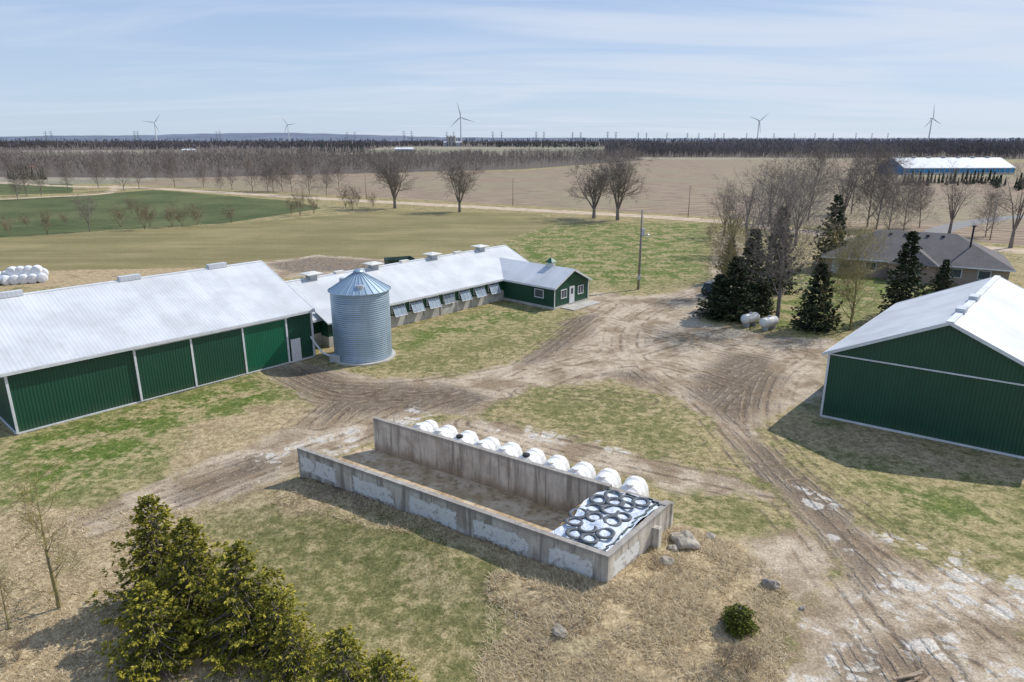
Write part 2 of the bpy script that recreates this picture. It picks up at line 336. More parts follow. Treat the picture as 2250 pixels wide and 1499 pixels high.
# ---------------------------------------------------------------- LEFT MACHINE SHED
EX=(.667,.745); EY=(-.745,.667)
f=Fr((-35.6,45.2),EX,EY); e=empty('green_machine_shed'); 
gable(f,e,24.4,17.7,4.75,8.2)
t=Part(f)
for x in (0,8.46,12.9,17.45,21.7,24.4): t.box(x-.08,x+.08,-.2,-.06,.1,4.6)
t.box(0,24.4,-.1,-.03,.02,.14); t.box(8.3,21.9,-.3,-.12,4.42,4.6); t.box(8.46,21.7,-.17,-.14,.1,.18)
t.box(-.1,-.03,0,17.7,.02,.16); t.obj('white_trim_posts',M_trim,e)
d=Part(f); d.box(8.55,12.81,-.15,-.06,.15,4.42); d.box(12.99,17.36,-.15,-.06,.15,4.42); d.obj('sliding_doors',M_green,e)
d=Part(f); d.box(17.54,21.61,-.12,-.06,.15,4.42); d.obj('bright_sliding_door',M_greend,e)
d=Part(f); d.box(22.05,23.05,-.1,-.02,.1,2.25); d.obj('entry_door',mat_plain('door_white',(.62,.62,.62),.5,0,3,.1),e)
d=Part(f); d.box(-.05,24.45,-.05,17.75,-.3,.04); d.obj('foundation',M_concl,e)
v=Part(f)
for x in (-1.0+4,12.0,20.0): v.box(x-.9,x+.9,8.85-.3,8.85+.3,8.3,8.72)
v.obj('ridge_vents',M_roof,e)

# ---------------------------------------------------------------- LONG DAIRY BARN
f=Fr((-21.6,65.2),EX,EY); e=empty('dairy_barn'); LB=37.7
gable(f,e,LB,12.66,2.85,5.55,base=1.3)
d=Part(f); d.box(0,LB,-.12,12.78,-.3,1.32); 
for x in np.arange(1.3,30,2.6): d.box(x-.15,x+.15,-.2,-.12,0,1.32)
d.obj('concrete_base_wall',M_concl,e)
fm=Part(f); gl=Part(f); pn=Part(f)
for k in range(9):
    x=30.6-(1.92+2.6*k); o=[.55,.5,.5,.15,.5,.55,.5,.5,.5][k]
    for (a,b,c_,d_) in ((x-.95,x+.95,1.5,1.58),(x-.95,x+.95,2.42,2.5),(x-.95,x-.87,1.58,2.42),(x+.87,x+.95,1.58,2.42)): fm.box(a,b,-.07,-.01,c_,d_)
    gl.box(x-.87,x+.87,-.03,-.005,1.58,2.42)
    y0=-.1; y1=-.1-o; pn.poly([(x-.85,y1,1.25),(x+.85,y1,1.25),(x+.85,y0,2.3),(x-.85,y0,2.3)])
    for q in (-.85,-.28,.28,.85): fm.tube((x+q,y1-.01,1.25),(x+q,y0-.01,2.31),.03,n=5)
    fm.tube((x-.85,y1-.01,1.25),(x+.85,y1-.01,1.25),.03,n=5)
fm.obj('window_frames',M_trim,e); gl.obj('window_openings',M_glass,e); pn.obj('tilt_out_window_panels',M_pane,e)
v=Part(f); c2=Part(f); m=6.33
def lx(u,z=6.0,v_=560):
    r=((u-1125)/FL)/(CP-((v_-749.5)/FL)*SP)
    ox=f.o[0]+EY[0]*m; oy=f.o[1]+EY[1]*m
    return (r*oy-ox)/(EX[0]-r*EX[1])
for u,vv in ((684,605),(820,583),(950,560),(1055,542)):
    x=lx(u,v_=vv); v.box(x-.45,x+.45,m-.45,m+.45,5.4,6.05); c2.box(x-.95,x+.95,m-.95,m+.95,6.12,6.2); 
    c2.poly([(x-.95,m-.95,6.2),(x+.95,m-.95,6.2),(x,m,6.42)]);c2.poly([(x+.95,m-.95,6.2),(x+.95,m+.95,6.2),(x,m,6.42)]);c2.poly([(x-.95,m-.95,6.2),(x-.95,m+.95,6.2),(x,m,6.42)])
    for a in (-.4,.4):
        for b in (-.4,.4): v.box(x+a-.04,x+a+.04,m+b-.04,m+b+.04,6.05,6.12)
for u,vv in ((745,598),(888,575),(1005,557)):
    x=lx(u,v_=vv); c2.box(x-.6,x+.6,m-.25,m+.25,5.6,5.95)
v.obj('vent_shafts',M_galv,e); c2.obj('vent_caps',mat_plain('vent_cap_metal',(.7,.67,.6),.5,0,2,.15),e)
f2=Fr((-21.6+EX[0]*3.0-EY[0]*1.5,65.2+EX[1]*3.0-EY[1]*1.5),EX,EY)
d=Part(f2); d.box(0-0.1,5.6,0,1.38,-.2,1.1); d.obj('link_base_wall',M_concl,e)
d=Part(f2); d.box(0-0.1,5.6,0.03,1.36,1.1,2.62); d.obj('link_walls',M_green,e)
d=Part(f2); d.prism([(-.35,2.5),(1.95,3.45),(1.95,3.6),(-.35,2.65)],-.3,5.8); d.obj('link_roof',M_roof,e)
d=Part(f2); d.box(.9,2.9,-.05,.02,1.3,2.4); d.obj('link_window_frame',M_trim,e)
d=Part(f2); d.box(1.0,1.87,-.07,-.052,1.38,2.3); d.box(1.95,2.8,-.07,-.052,1.38,2.3); d.obj('link_window_glass',M_glass,e)

# ---------------------------------------------------------------- MILKHOUSE
f=Fr((-1.2,88.0),(.745,-.667),EX); e=empty('milkhouse')
LM,WM=8.6,7.1
w=Part(f); w.poly([(0,0,.3),(LM,0,.3),(LM,0,2.85),(0,0,2.85)]); w.poly([(0,WM,.3),(LM,WM,.3),(LM,WM,2.85),(0,WM,2.85)])
w.poly([(LM,0,.3),(LM,WM,.3),(LM,WM,2.85),(LM,WM/2,4.55),(LM,0,2.85)]); w.obj('walls',M_green,e)
d=Part(f); d.box(-.02,LM+.06,-.06,WM+.06,-.3,.3); d.obj('foundation',M_concl,e)
r=Part(f); sl=1.7/3.55; r.prism([(-.35,2.85-.35*sl+.03),(WM/2,4.58),(WM/2,4.7),(-.35,2.85-.35*sl+.15)],-4.3,LM+.35)
r.prism([(WM+.35,2.85-.35*sl+.03),(WM/2+.001,4.58),(WM/2+.001,4.7),(WM+.35,2.85-.35*sl+.15)],-4.3,LM+.35); r.obj('roof',M_roof,e)
t=Part(f)
for sg in (0,1):
    y0=-.35 if sg==0 else WM+.35; t.prism([(y0,2.56),(WM/2,4.46),(WM/2,4.72),(y0,2.82)],LM+.34-.01*sg,LM+.42)
t.box(0,LM+.35,-.41,-.35,2.6,2.8)
for x,y in ((LM+.01,-.03),(LM+.01,WM-.1)): t.box(x,x+.06,y,y+.13,.3,2.85)
def wframe_y(y0,y1,z0,z1,x):
    t.box(x,x+.06,y0-.1,y1+.1,z0-.1,z0); t.box(x,x+.06,y0-.1,y1+.1,z1,z1+.1); t.box(x,x+.06,y0-.1,y0,z0,z1); t.box(x,x+.06,y1,y1+.1,z0,z1); t.box(x,x+.05,(y0+y1)/2-.03,(y0+y1)/2+.03,z0,z1)
gl=Part(f)
for a,b in ((1.4,2.4),(4.9,5.9)): wframe_y(a,b,1.25,2.2,LM+.01); gl.box(LM,LM+.03,a,b,1.25,2.2)
t.box(LM+.01,LM+.09,3.0,4.05,.3,2.45)
x=6.2; t.box(x-.75,x+.75,-.07,-.01,1.2,1.3); t.box(x-.75,x+.75,-.07,-.01,2.2,2.3); t.box(x-.75,x-.65,-.07,-.01,1.3,2.2); t.box(x+.65,x+.75,-.07,-.01,1.3,2.2); gl.box(x-.65,x+.65,-.03,.0,1.3,2.2)
t.obj('white_trim_and_door',M_trim,e); gl.box(LM+.09,LM+.1,3.3,3.75,1.5,2.2); gl.obj('window_glass',M_glass,e)
d=Part(f); d.box(LM+.06,LM+2.2,1.2,6.8,-.2,.12); d.obj('door_step_slab',M_concl,e)
cp=Part(f); x=5.2;y=WM/2; cp.box(x-.35,x+.35,y-.35,y+.35,4.4,5.15); cp.obj('cupola_base',M_trim,e)
cp=Part(f)
for a,b in (((-.55,-.55),(.55,-.55)),((.55,-.55),(.55,.55)),((.55,.55),(-.55,.55)),((-.55,.55),(-.55,-.55))): cp.poly([(x+a[0],y+a[1],5.15),(x+b[0],y+b[1],5.15),(x,y,5.75)])
cp.box(x-.55,x+.55,y-.55,y+.55,5.1,5.149); cp.tube((x,y,5.7),(x,y,6.1),.03,n=5); cp.obj('cupola_roof',M_greend,e)

# ---------------------------------------------------------------- GRAIN BIN
e=empty('grain_bin'); bc=(-14.5,63.6); R=2.75
prof=[]; z=.15; k=0
while z<6.75: prof.append((R+(.022 if k%2 else -.012),z)); z+=.1; k+=1
m=NT('corrugated_galvanized_steel',.45,.6); uv=m.coord('UV'); sx=m.node('ShaderNodeSeparateXYZ'); m.l.new(uv,sx.inputs[0])
q=m.math('ADD',m.math('FLOOR',m.math('MULTIPLY',sx.outputs[0],9)),m.math('MULTIPLY',m.math('FLOOR',m.math('DIVIDE',sx.outputs[1],.82)),17)); wn=m.node('ShaderNodeTexWhiteNoise',noise_dimensions='1D'); m.l.new(q,wn.inputs['W'])
bcx=m.mix(m.math('MULTIPLY',wn.outputs[0],.6),(.30,.39,.47),(.42,.51,.58)); bcx=m.mix(m.mr(m.noise(m.mapping(uv,(30,.3,1)),1.0,4,.6),.5,.75,0,.4),bcx,(.25,.27,.28)); m.col(bcx); M_bin=m.m
p=Part(); p.lathe(prof,bc,64); p.obj('corrugated_wall',M_bin,e,smooth=False)
p=Part(); n=28
for i in range(n):
    a0=2*math.pi*i/n; a1=2*math.pi*(i+1)/n; ro=R+.18; rt=.42
    P=lambda r,a,z:(bc[0]+r*math.cos(a),bc[1]+r*math.sin(a),z)
    p.poly([P(ro,a0,6.68),P(ro,a1,6.68),P(rt,a1,8.3),P(rt,a0,8.3)],[(0,0),(.1,0),(.1,2),(0,2)])
    p.tube(P(ro,a0,6.7),P(rt,a0,8.33),.035,n=4)
p.lathe([(R,6.74),(R+.2,6.66),(R+.2,6.74)],bc,48)
p.lathe([(.42,8.25),(.5,8.42),(.42,8.52),(.05,8.66),(.01,8.66)],bc,20); p.obj('conical_roof',M_bin,e)
p=Part(); a=math.radians(-75); cx,cy=bc[0]+1.95*math.cos(a),bc[1]+1.95*math.sin(a); p.lathe([(.35,7.1),(.35,7.45),(.01,7.52)],(cx,cy),16)
a=math.radians(170); cx,cy=bc[0]+1.7*math.cos(a),bc[1]+1.7*math.sin(a); p.lathe([(.28,7.2),(.28,7.7),(.01,7.8)],(cx,cy),14)
a0=math.radians(-12)
for s in (-.07,.07):
    a=a0+s; p.tube((bc[0]+(R+.12)*math.cos(a),bc[1]+(R+.12)*math.sin(a),.6),(bc[0]+(R+.12)*math.cos(a),bc[1]+(R+.12)*math.sin(a),2.6),.025,n=5)
for k in range(22):
    a=math.radians(-110); s=-.07
    A1=(bc[0]+(R+.1)*math.cos(a+s),bc[1]+(R+.1)*math.sin(a+s),.6+k*.28); B1=(bc[0]+(R+.1)*math.cos(a-s),bc[1]+(R+.1)*math.sin(a-s),.6+k*.28); p.tube(A1,B1,.015,n=4)
p.obj('hatch_and_ladder',M_galv,e)
p=Part(); p.lathe([(R+.35,-.1),(R+.35,.15),(.01,.15)],bc,40); p.obj('concrete_pad',M_concl,e)
p=Part(); ax,ay=gp(738,797); p.box(ax-.5,ax+.5,ay-.25,ay+.25,.1,.75); p.tube((ax+.2,ay,.4),(bc[0],bc[1]-1.8,.4),.14,n=8); p.obj('auger_motor',M_galv,e)
p=Part(); pts=[(ax-.3,ay,.6),(ax-1.3,ay+.6,.75),(ax-2.2,ay+1.3,1.5),(ax-3.0,ay+2.0,2.4)]
for a,b in zip(pts[:-1],pts[1:]): p.tube(a,b,.09,n=8)
p.obj('auger_pipe',M_trim,e)

# ---------------------------------------------------------------- RIGHT SHED
f=Fr((23.7,48.5),(.661,.75),(.821,-.571)); e=empty('green_storage_shed')
gable(f,e,20.6,14.3,5.15,8.5)
t=Part(f); t.box(-.07,-.02,0,14.3,5.0,5.1); t.box(-.08,-.02,0,14.3,.02,.17); t.box(-.1,-.01,-.08,.06,.05,5.1); t.box(0,20.6,-.08,-.03,.02,.2)
t.obj('white_wall_trim',M_trim,e); d=Part(f); d.box(-.03,20.6,-.03,14.3,-.3,.03); d.obj('foundation',M_concl,e)
v=Part(f); 
for x in (3.6,8.8): v.box(x-.6,x+.6,7.15-.3,7.15+.3,8.6,8.95)
v.obj('ridge_vents',M_galv,e)

# ---------------------------------------------------------------- HOUSE
e=empty('brick_bungalow'); ux,uy=.87,-.493; f=Fr((62.4-12*ux-7.2*.493,106.5+12*.493-7.2*.87),(ux,uy),(.493,.87)); LH,WH=25.,14.6
m=NT('brown_brick',.9); br=m.node('ShaderNodeTexBrick'); m.l.new(m.coord('UV'),br.inputs['Vector']); br.inputs['Color1'].default_value=(.36,.25,.19,1); br.inputs['Color2'].default_value=(.26,.18,.14,1); br.inputs['Mortar'].default_value=(.45,.42,.38,1); br.inputs['Scale'].default_value=3.0; m.col(br.outputs[0]); M_brick=m.m
m=NT('asphalt_shingles',.95); uv=m.coord('UV'); br=m.node('ShaderNodeTexBrick'); m.l.new(uv,br.inputs['Vector']); br.inputs['Color1'].default_value=(.145,.128,.122,1); br.inputs['Color2'].default_value=(.105,.093,.09,1); br.inputs['Mortar'].default_value=(.08,.072,.07,1); br.inputs['Scale'].default_value=2.2; m.col(m.mix(m.mr(m.noise(m.coord(),.5,5),.35,.65,0,.35),br.outputs[0],(.18,.162,.155))); M_sh=m.m
w=Part(f); w.box(.6,LH-.6,.6,WH-.6,0,2.75); w.box(9.5,15.5,-1.6,.6,0,2.75); w.obj('brick_walls',M_brick,e)
r=Part(f); hr=6.5; m1=7.3
a,b,c_,d_=(0,0,2.7),(LH,0,2.7),(LH,WH,2.7),(0,WH,2.7); p1,p2=(m1,m1,hr),(LH-m1,m1,hr)
r.poly([a,b,p2,p1],[(0,0),(LH,0),(LH-m1,8),(m1,8)]); r.poly([c_,d_,p1,p2],[(0,0),(LH,0),(LH-m1,8),(m1,8)]); r.poly([b,c_,p2],[(0,0),(WH,0),(m1,8)]); r.poly([d_,a,p1],[(0,0),(WH,0),(m1,8)])
r.poly([(9.2,-2.2,2.7),(15.8,-2.2,2.7),(12.5,.2,5.0)],[(0,0),(6,0),(3,4)]); r.poly([(9.2,-2.2,2.7),(12.5,.2,5.0),(12.5,4.4,5.0),(9.2,.05,2.7)],[(0,0),(0,4),(4,4),(4,0)]); r.poly([(15.8,-2.2,2.7),(12.5,.2,5.0),(12.5,4.4,5.0),(15.8,.05,2.7)],[(0,0),(0,4),(4,4),(4,0)])
r.obj('hip_roof',M_sh,e)
t=Part(f); t.box(-.03,LH+.03,-.05,.0,2.52,2.7); t.box(-.05,0,0,WH,2.52,2.7); 
for x in (3.5,7,18,21.5): t.box(x-.8,x+.8,.52,.59,1.0,2.3)
t.box(1.6,2.6,.5,.59,.1,2.3); t.box(11.5,13.5,-1.7,-1.61,1,2.3); t.box(.5,.59,3,4,.1,2.3); t.box(.5,.59,7,8.6,1,2.3); t.obj('window_frames_and_door',M_trim,e)
t=Part(f)
for x in (3.5,7,18,21.5): t.box(x-.68,x+.68,.5,.515,1.1,2.2)
t.box(11.6,13.4,-1.72,-1.705,1.1,2.2); t.box(.48,.495,7.1,8.5,1.1,2.2); t.obj('window_glass',M_glass,e)
t=Part(f); t.tube((19.5,4.5,4.5),(19.5,4.5,8.0),.13,n=8); t.tube((19.5,4.5,8.0),(19.5,4.5,8.2),.25,n=8)
for x in (9,11,14,16): t.box(x-.2,x+.2,6.2,6.6,5.9,6.25)
t.obj('chimney_pipe_and_vents',M_dark,e)

# ---------------------------------------------------------------- BLUE BARN far right
e=empty('blue_dairy_barn'); bx,by=gp(1985,384); ang=math.radians(3); f=Fr((bx,by),(math.cos(ang),math.sin(ang)),(-math.sin(ang),math.cos(ang)))
M_blue=mat_plain('blue_curtain_wall',(.03,.25,.50),.6,0,.3,.3); gable(f,e,66,26,3.6,8.8,wall=M_blue,th=.3)
t=Part(f); t.box(0,66,-.3,-.1,0,1.1); 
for x in range(0,67,3): t.box(x-.15,x+.15,-.25,-.06,0,3.6)
for x in range(4,66,9): t.box(x-1,x+1,12.4,13.6,9,9.9)
t.obj('posts_and_vents',M_concl,e)

# ---------------------------------------------------------------- BUNKER SILO
e=empty('bunker_silo'); f=Fr(BA,BEX,BEY)
m=NT('weathered_concrete',.92); co=m.coord(); n1=m.noise(m.mapping(co,(1,1,.35)),1.5,6,.65); n2=m.noise(co,.5,5,.6); n3=m.noise(co,8,4,.7); n4=m.noise(m.mapping(co,(2.5,2.5,.12)),1.3,5,.65); sz=m.node('ShaderNodeSeparateXYZ'); m.l.new(co,sz.inputs[0])
c=m.mix(m.mr(n1,.35,.65),(.42,.38,.32),(.62,.57,.49)); c=m.mix(m.mr(n2,.48,.64,0,.6),c,(.27,.215,.16)); c=m.mix(m.mr(n4,.50,.62,0,.7),c,(.17,.145,.12)); c=m.mix(m.mr(n3,.55,.75,0,.4),c,(.68,.64,.58))
low=m.mr(m.math('ADD',sz.outputs[2],m.math('MULTIPLY',n1,1.2)),.7,1.6,.65,0); c=m.mix(low,c,(.28,.19,.11)); top_=m.mr(m.math('ADD',sz.outputs[2],m.math('MULTIPLY',n3,.35)),2.25,2.5,0,.6); c=m.mix(top_,c,(.22,.20,.18)); m.col(c); m.bump(n3,.6,.03); M_bw=m.m
w=Part(f); h=2.4
w.box(-.1,BL+.15,-.15,.15,-.3,h); w.box(-.1,BL-3.2,BW-.15,BW+.15,-.3,h+.02); w.box(BL-3.2,BL-.15,BW-.15,BW+.15,-.3,h-.1); w.box(BL-.15,BL+.15,.15,BW+.15,-.3,h-.02)
w.box(BL+.15,BL+.55,4.0,4.3,-.3,1.9); w.box(BL-.3,BL+.22,BW+.15,BW+.35,-.3,h-.1)
for x in (5.2,10.4,15.7): w.box(x-.03,x+.03,-.17,-.15,-.3,h-.05)
w.obj('concrete_walls',M_bw,e)
m=NT('bunker_floor_surface',.9); co=m.coord(); n1=m.noise(co,.7,6,.65); c=m.mix(m.mr(n1,.35,.65),(.38,.265,.145),(.58,.46,.32)); c=m.mix(m.mr(m.noise(co,2.5,4),.48,.66,0,.7),c,(.24,.155,.075)); m.col(c); m.bump(m.noise(co,6,4),.6,.03)
w=Part(f); w.box(-1.0,BL-.15,.15,BW-.15,-.1,.06); w.obj('floor_slab',m.m,e)
m=NT('peeling_white_paint',.85); uv=m.coord('UV'); co=m.coord(); su=m.node('ShaderNodeSeparateXYZ'); m.l.new(uv,su.inputs[0])
ed=m.math('MINIMUM',m.math('MULTIPLY',m.math('MINIMUM',su.outputs[0],m.math('SUBTRACT',1,su.outputs[0])),3.2),m.math('MINIMUM',su.outputs[1],m.math('SUBTRACT',1,su.outputs[1])))
n1=m.noise(co,2.6,7,.82); al=m.mr(m.math('ADD',m.math('MULTIPLY',m.mr(ed,0,.25),.20),n1),.59,.66,0,.95); m.col(m.mix(m.noise(co,6,3),(.62,.61,.57),(.84,.83,.8))); m.l.new(al,m.b.inputs['Alpha'])
w=Part(f); U=[(0,0),(1,0),(1,1),(0,1)]
for a,b,z0,z1 in ((.0,3.3,.8,2.2),(4.4,7.8,.8,2.05),(8.7,12.2,.7,2.15),(13.0,16.6,.85,2.05),(17.5,20.0,.75,2.15)): w.poly([(a,-.176,z0),(b,-.176,z0-.05),(b,-.176,z1-.05),(a,-.176,z1)],U)
w.poly([(BL+.154,.2,.9),(BL+.154,2.9,.9),(BL+.154,2.9,2.0),(BL+.154,.2,2.0)],U); w.obj('painted_patches',m.m,e)
# silage heap
e=empty('silage_heap')
def heap(x,y):
    n=mnoise.noise(Vector((x*1.3,y*1.3,3)))*.12+mnoise.noise(Vector((x*3.1,y*3.1,9)))*.06
    edge_x=17.1+.35*math.sin(y*1.1)+.35*(y/BW)
    return edge_x,n
def surf(x,y):
    ex_,n=heap(x,y); top=2.25+.25*math.sin(math.pi*y/BW)*1.0+n-.12*abs(x-19)*.5+ (.15 if y>4 else 0)*(y-4)*.4
    return top
NX,NY=26,44; V=[];Fc=[]
for i in range(NX+1):
    for j in range(NY+1):
        y=.16+(BW-.32)*j/NY; ex_,n=heap(0,y); x=ex_+(BL-.17-ex_)*i/NX; V.append(f.w((x,y,surf(x,y)+(0.02))))
for i in range(NX):
    for j in range(NY): a=i*(NY+1)+j; Fc.append((a,a+NY+1,a+NY+2,a+1))
m=NT('white_silage_tarp',.35); co=m.coord(); nn=m.noise(co,2.5,5,.6,1.0); m.col(m.mix(m.mr(nn,.35,.7),(.76,.79,.84),(.46,.53,.62))); m.bump(nn,.9,.15); M_tarp=m.m
obj('tarp',np_mesh('tarp',V,Fc,M_tarp,True),e)
V=[];Fc=[]; K=14
for i in range(K+1):
    for j in range(NY+1):
        y=.16+(BW-.32)*j/NY; ex_,n=heap(0,y); t_=i/K; x=ex_+.03-(1-t_)**1.0*(1.7+1.2*mnoise.noise(Vector((y*.8,0,5)))) ; zt=surf(ex_,y)
        k_=min(1,4*t_*(1-t_)+.15); nz=mnoise.noise(Vector((x*2,y*2,t_*3)))*.2*k_; dz=(mnoise.noise(Vector((y*4,t_*7,2)))*.18+mnoise.noise(Vector((y*1.2,t_*3,8)))*.35)*k_; V.append(f.w((x+nz,y,max(.03,.05+(zt-.06)*t_+dz))))
for i in range(K):
    for j in range(NY): a=i*(NY+1)+j; Fc.append((a,a+NY+1,a+NY+2,a+1))
M_sil=mat_plain('silage',(.52,.36,.17),.95,0,7,.5,.06); obj('cut_face',np_mesh('cut_face',V,Fc,M_sil,False),e)
d=Part(f)
for y,zo in ((.3,.12),(BW-.35,.12)):
    for k in range(9):
        x0=17.3+k*.36; z=surf(x0,y)+zo*.4; d.tube((x0,y+random.uniform(-.08,.08),z),(x0+.4,y+random.uniform(-.08,.08),z+random.uniform(-.04,.05)),.06,n=6)
for k in range(14):
    y0=.3+k*.38; x0=BL-.35; z=surf(x0,y0)+.03; d.tube((x0+random.uniform(-.1,.1),y0,z),(x0+random.uniform(-.1,.1),y0+.4,z),.06,n=6)
d.obj('dark_plastic_edges',mat_plain('dark_plastic',(.05,.08,.08),.4,0,5,.5),e)
def torus(R,r,n=24,k=8,sz=.6):
    p=Part()
    for i in range(n):
        for j in range(k):
            q=[]
            for a,b in ((i,j),(i+1,j),(i+1,j+1),(i,j+1)):
                A_=2*math.pi*a/n; B_=2*math.pi*b/k; q.append(((R+r*math.cos(B_))*math.cos(A_),(R+r*math.cos(B_))*math.sin(A_),r*sz*math.sin(B_)))
            p.poly(q,[(0,0)]*4)
    return p
M_tire=mat_plain('old_tire_rubber',(.09,.10,.11),.65,0,9,.4); tm=torus(.38,.10,sz=.5).mesh('tire',M_tire,True)
rt=random.Random(3); cnt=0
for gx in range(4):
    for gy in range(6):
        x=17.6+gx*.82+rt.uniform(-.1,.1)+(.25 if gy%2 else 0); y=.65+gy*.88+rt.uniform(-.1,.1)
        if x>BL-.55: continue
        if y<1 and gx==0: continue
        z=surf(x,y)+.07; wx,wy,wz=f.w((x,y,z))
        s=rt.uniform(.9,1.1); cnt+=1; obj('tire_%d'%cnt,tm,e,(wx,wy,wz),(rt.uniform(-.1,.1),rt.uniform(-.1,.1),rt.uniform(0,6)),(s,s,1))

# ---------------------------------------------------------------- CALF HUTCHES
def hutch_mesh(name):
    p=Part(); rings=[]; N=13; L=2.1; K=17
    for i in range(K):
        t=i/(K-1); s=1.0-.38*max(0,(.35-t)/.35)**1.4; rib=1+.035*(1 if i%4 in(1,2) else 0)
        row=[]
        for j in range(N):
            a=math.pi*j/(N-1); wx=.68*s*rib*abs(math.cos(a))**.75*(1 if math.cos(a)>=0 else -1); z=1.38*(s*.85+.15)*rib*math.sin(a)**.8 if 0<j<N-1 else 0
            row.append((wx,L*(t-.5),z))
        rings.append(row)
    for i in range(K-1):
        for j in range(N-1): p.poly([rings[i][j],rings[i+1][j],rings[i+1][j+1],rings[i][j+1]],[(0,0)]*4)
    p.poly(rings[0],[(0,0)]*N)
    fr_=rings[-1]; inn=[(x*.55,y,z*.72) for x,y,z in fr_]
    for j in range(N-1): p.poly([fr_[j],inn[j],inn[j+1],fr_[j+1]],[(0,0)]*4)
    p.lathe([(.2,1.25),(.2,1.5),(.01,1.54)],(0,-.25),12)
    return p.mesh(name,M_h,False)
m=NT('hutch_white_plastic',.5); m.col(m.mix(m.mr(m.noise(m.coord(),3,5),.35,.7),(.8,.8,.78),(.6,.58,.53))); M_h=m.m
hm=hutch_mesh('calf_hutch'); cap=Part(); cap.lathe([(.215,1.3),(.215,1.52),(.01,1.58)],(0,-.25),12); capm=cap.mesh('vent_cap',M_dark)
h0=np.array((-6.3,43.9)); h1=np.array((6.9,35.4))
for k in range(10):
    p_=h0+(h1-h0)*k/9; o=obj('calf_hutch',hm,None,(p_[0],p_[1],hg(*p_)),(0,0,math.radians(-33+rt.uniform(-9,9))),(1.12,1,.96))
    if k in (2,5): obj('vent_cap',capm,o)

# ---------------------------------------------------------------- PROPANE TANKS, BALES, POLES
M_tank=mat_plain('propane_tank_white',(.72,.69,.62),.45,0,3,.12); 
def capsule(L,r):
    p=Part(); prof=[(.001,-L/2)]+[(r*math.sin(a),-L/2+r*.6*(1-math.cos(a))) for a in [math.pi/2*i/6 for i in range(1,7)]]+[(r*math.sin(a),L/2-r*.6*(1-math.cos(a))) for a in [math.pi/2*i/6 for i in range(6,0,-1)]]+[(.001,L/2)]
    p.lathe(prof,n=20); p.v=[(v[0],v[2],v[1]) for v in p.v]; return p
for u,v_ in ((1647,716),(1688,724)):
    x,y=gp(u,v_); e=empty('propane_tank',(x,y,0)); e.rotation_euler=(0,0,math.radians(-58)); obj('tank',capsule(2.5,.55).mesh('tank',M_tank,True),e,(0,0,.9))
    l=Part(); 
    for yy in (-.6,.6): l.box(-.4,.4,yy-.08,yy+.08,0,.5)
    l.box(-.12,.12,-.15,.15,1.4,1.6); obj('legs_and_valve_dome',l.mesh('legs',M_galv),e)
M_bale=mat_plain('bale_wrap_white',(.68,.69,.72),.4,0,4,.2)
bp=Part(); bp.lathe([(.001,-.62),(.5,-.61),(.62,-.54),(.66,-.4),(.67,0),(.66,.4),(.62,.54),(.5,.61),(.001,.62)],n=22); bp.v=[(v[0],v[2],v[1]) for v in bp.v]; bm_=bp.mesh('bale',M_bale,True)
for k in range(6):
    x,y=gp(-6+k*20,627-k*1.4); obj('wrapped_hay_bale',bm_,None,(x,y,.64),(0,rt.uniform(0,3),math.radians(rt.uniform(10,60))),(1.12,)*3)
for k in range(6):
    x,y=gp(-14+k*20,618-k*1.4); obj('wrapped_hay_bale',bm_,None,(x+.3,y+.6,.64),(0,rt.uniform(0,3),math.radians(rt.uniform(10,60))),(1.12,)*3)
for k in range(4):
    x,y=gp(26+k*18,624-k*1.2); obj('wrapped_hay_bale',bm_,None,(x,y+.6,1.72),(0,rt.uniform(0,3),math.radians(rt.uniform(10,60))),(1.08,)*3)
def pole(x,y,h,full=False):
    e=empty('utility_pole',(x,y,0)); p=Part(); p.tube((0,0,-.3),(0,0,h),.17 if full else .12,.11 if full else .08,n=10); obj('wood_pole',p.mesh('wood_pole',M_wood,True),e)
    if full:
        q=Part(); q.tube((.28,-.05,h-3.4),(.28,-.05,h-2.5),.22,n=10); q.box(-.15,.2,-.05,.05,h-3.1,h-3.0); q.tube((0,0,h-3.6),(.9,0,h-3.3),.03,n=5); q.lathe([(.12,h-3.5),(.2,h-3.35),(.05,h-3.2),(.01,h-3.2)],(.95,0),10)
        q.box(-.2,.2,-.25,-.15,1.4,2.1); q.tube((.14,-.1,0),(.14,-.1,h-4),.03,n=5)
        for z in (h-.3,h-.9,h-1.4): q.tube((.12,0,z),(.3,0,z),.05,n=6)
        obj('transformer_and_lamp',q.mesh('fittings',M_galv),e)
    else:
        q=Part()
        for z in (h-.3,h-.8): q.tube((.08,0,z),(.3,0,z),.04,n=5)
        obj('insulators',q.mesh('insulators',M_wood),e)
pole(*gp(1402,636),11,True)
for u,v_ in ((1127,452),(1512,478),(805,438),(2175,528)): pole(*gp(u,v_),8.5)

# ---------------------------------------------------------------- manure wagon + car
e=empty('manure_spreader_wagon'); x,y=gp(880,597); p=Part(Fr((x,y),(.9,.43),(-.43,.9)))
p.prism([(-.9,.8),(.9,.8),(1.3,2.2),(1.25,2.2),(.85,.9),(-.85,.9),(-1.25,2.2),(-1.3,2.2)],-2.2,2.0); p.box(-2.2,2.0,-.85,.85,.75,.8); p.box(-2.25,-2.15,-1.2,1.2,.8,2.2); p.box(1.95,2.05,-1.2,1.2,.8,2.2); p.tube((2,0,.7),(3.6,0,.5),.08,n=6)
p.obj('box',mat_plain('dark_green_paint',(.02,.06,.045),.5,0,3,.3),e); p=Part(p.fr)
for a in (-.8,.5):
    for b in (-1.15,1.0): p.tube((a,b,.5),(a,b+.25,.5),.5,n=16)
p.obj('wheels',M_dark,e)
e=empty('parked_car'); x,y=gp(1568,645); fr_=Fr((x,y),(.6,.8),(-.8,.6)); p=Part(fr_)
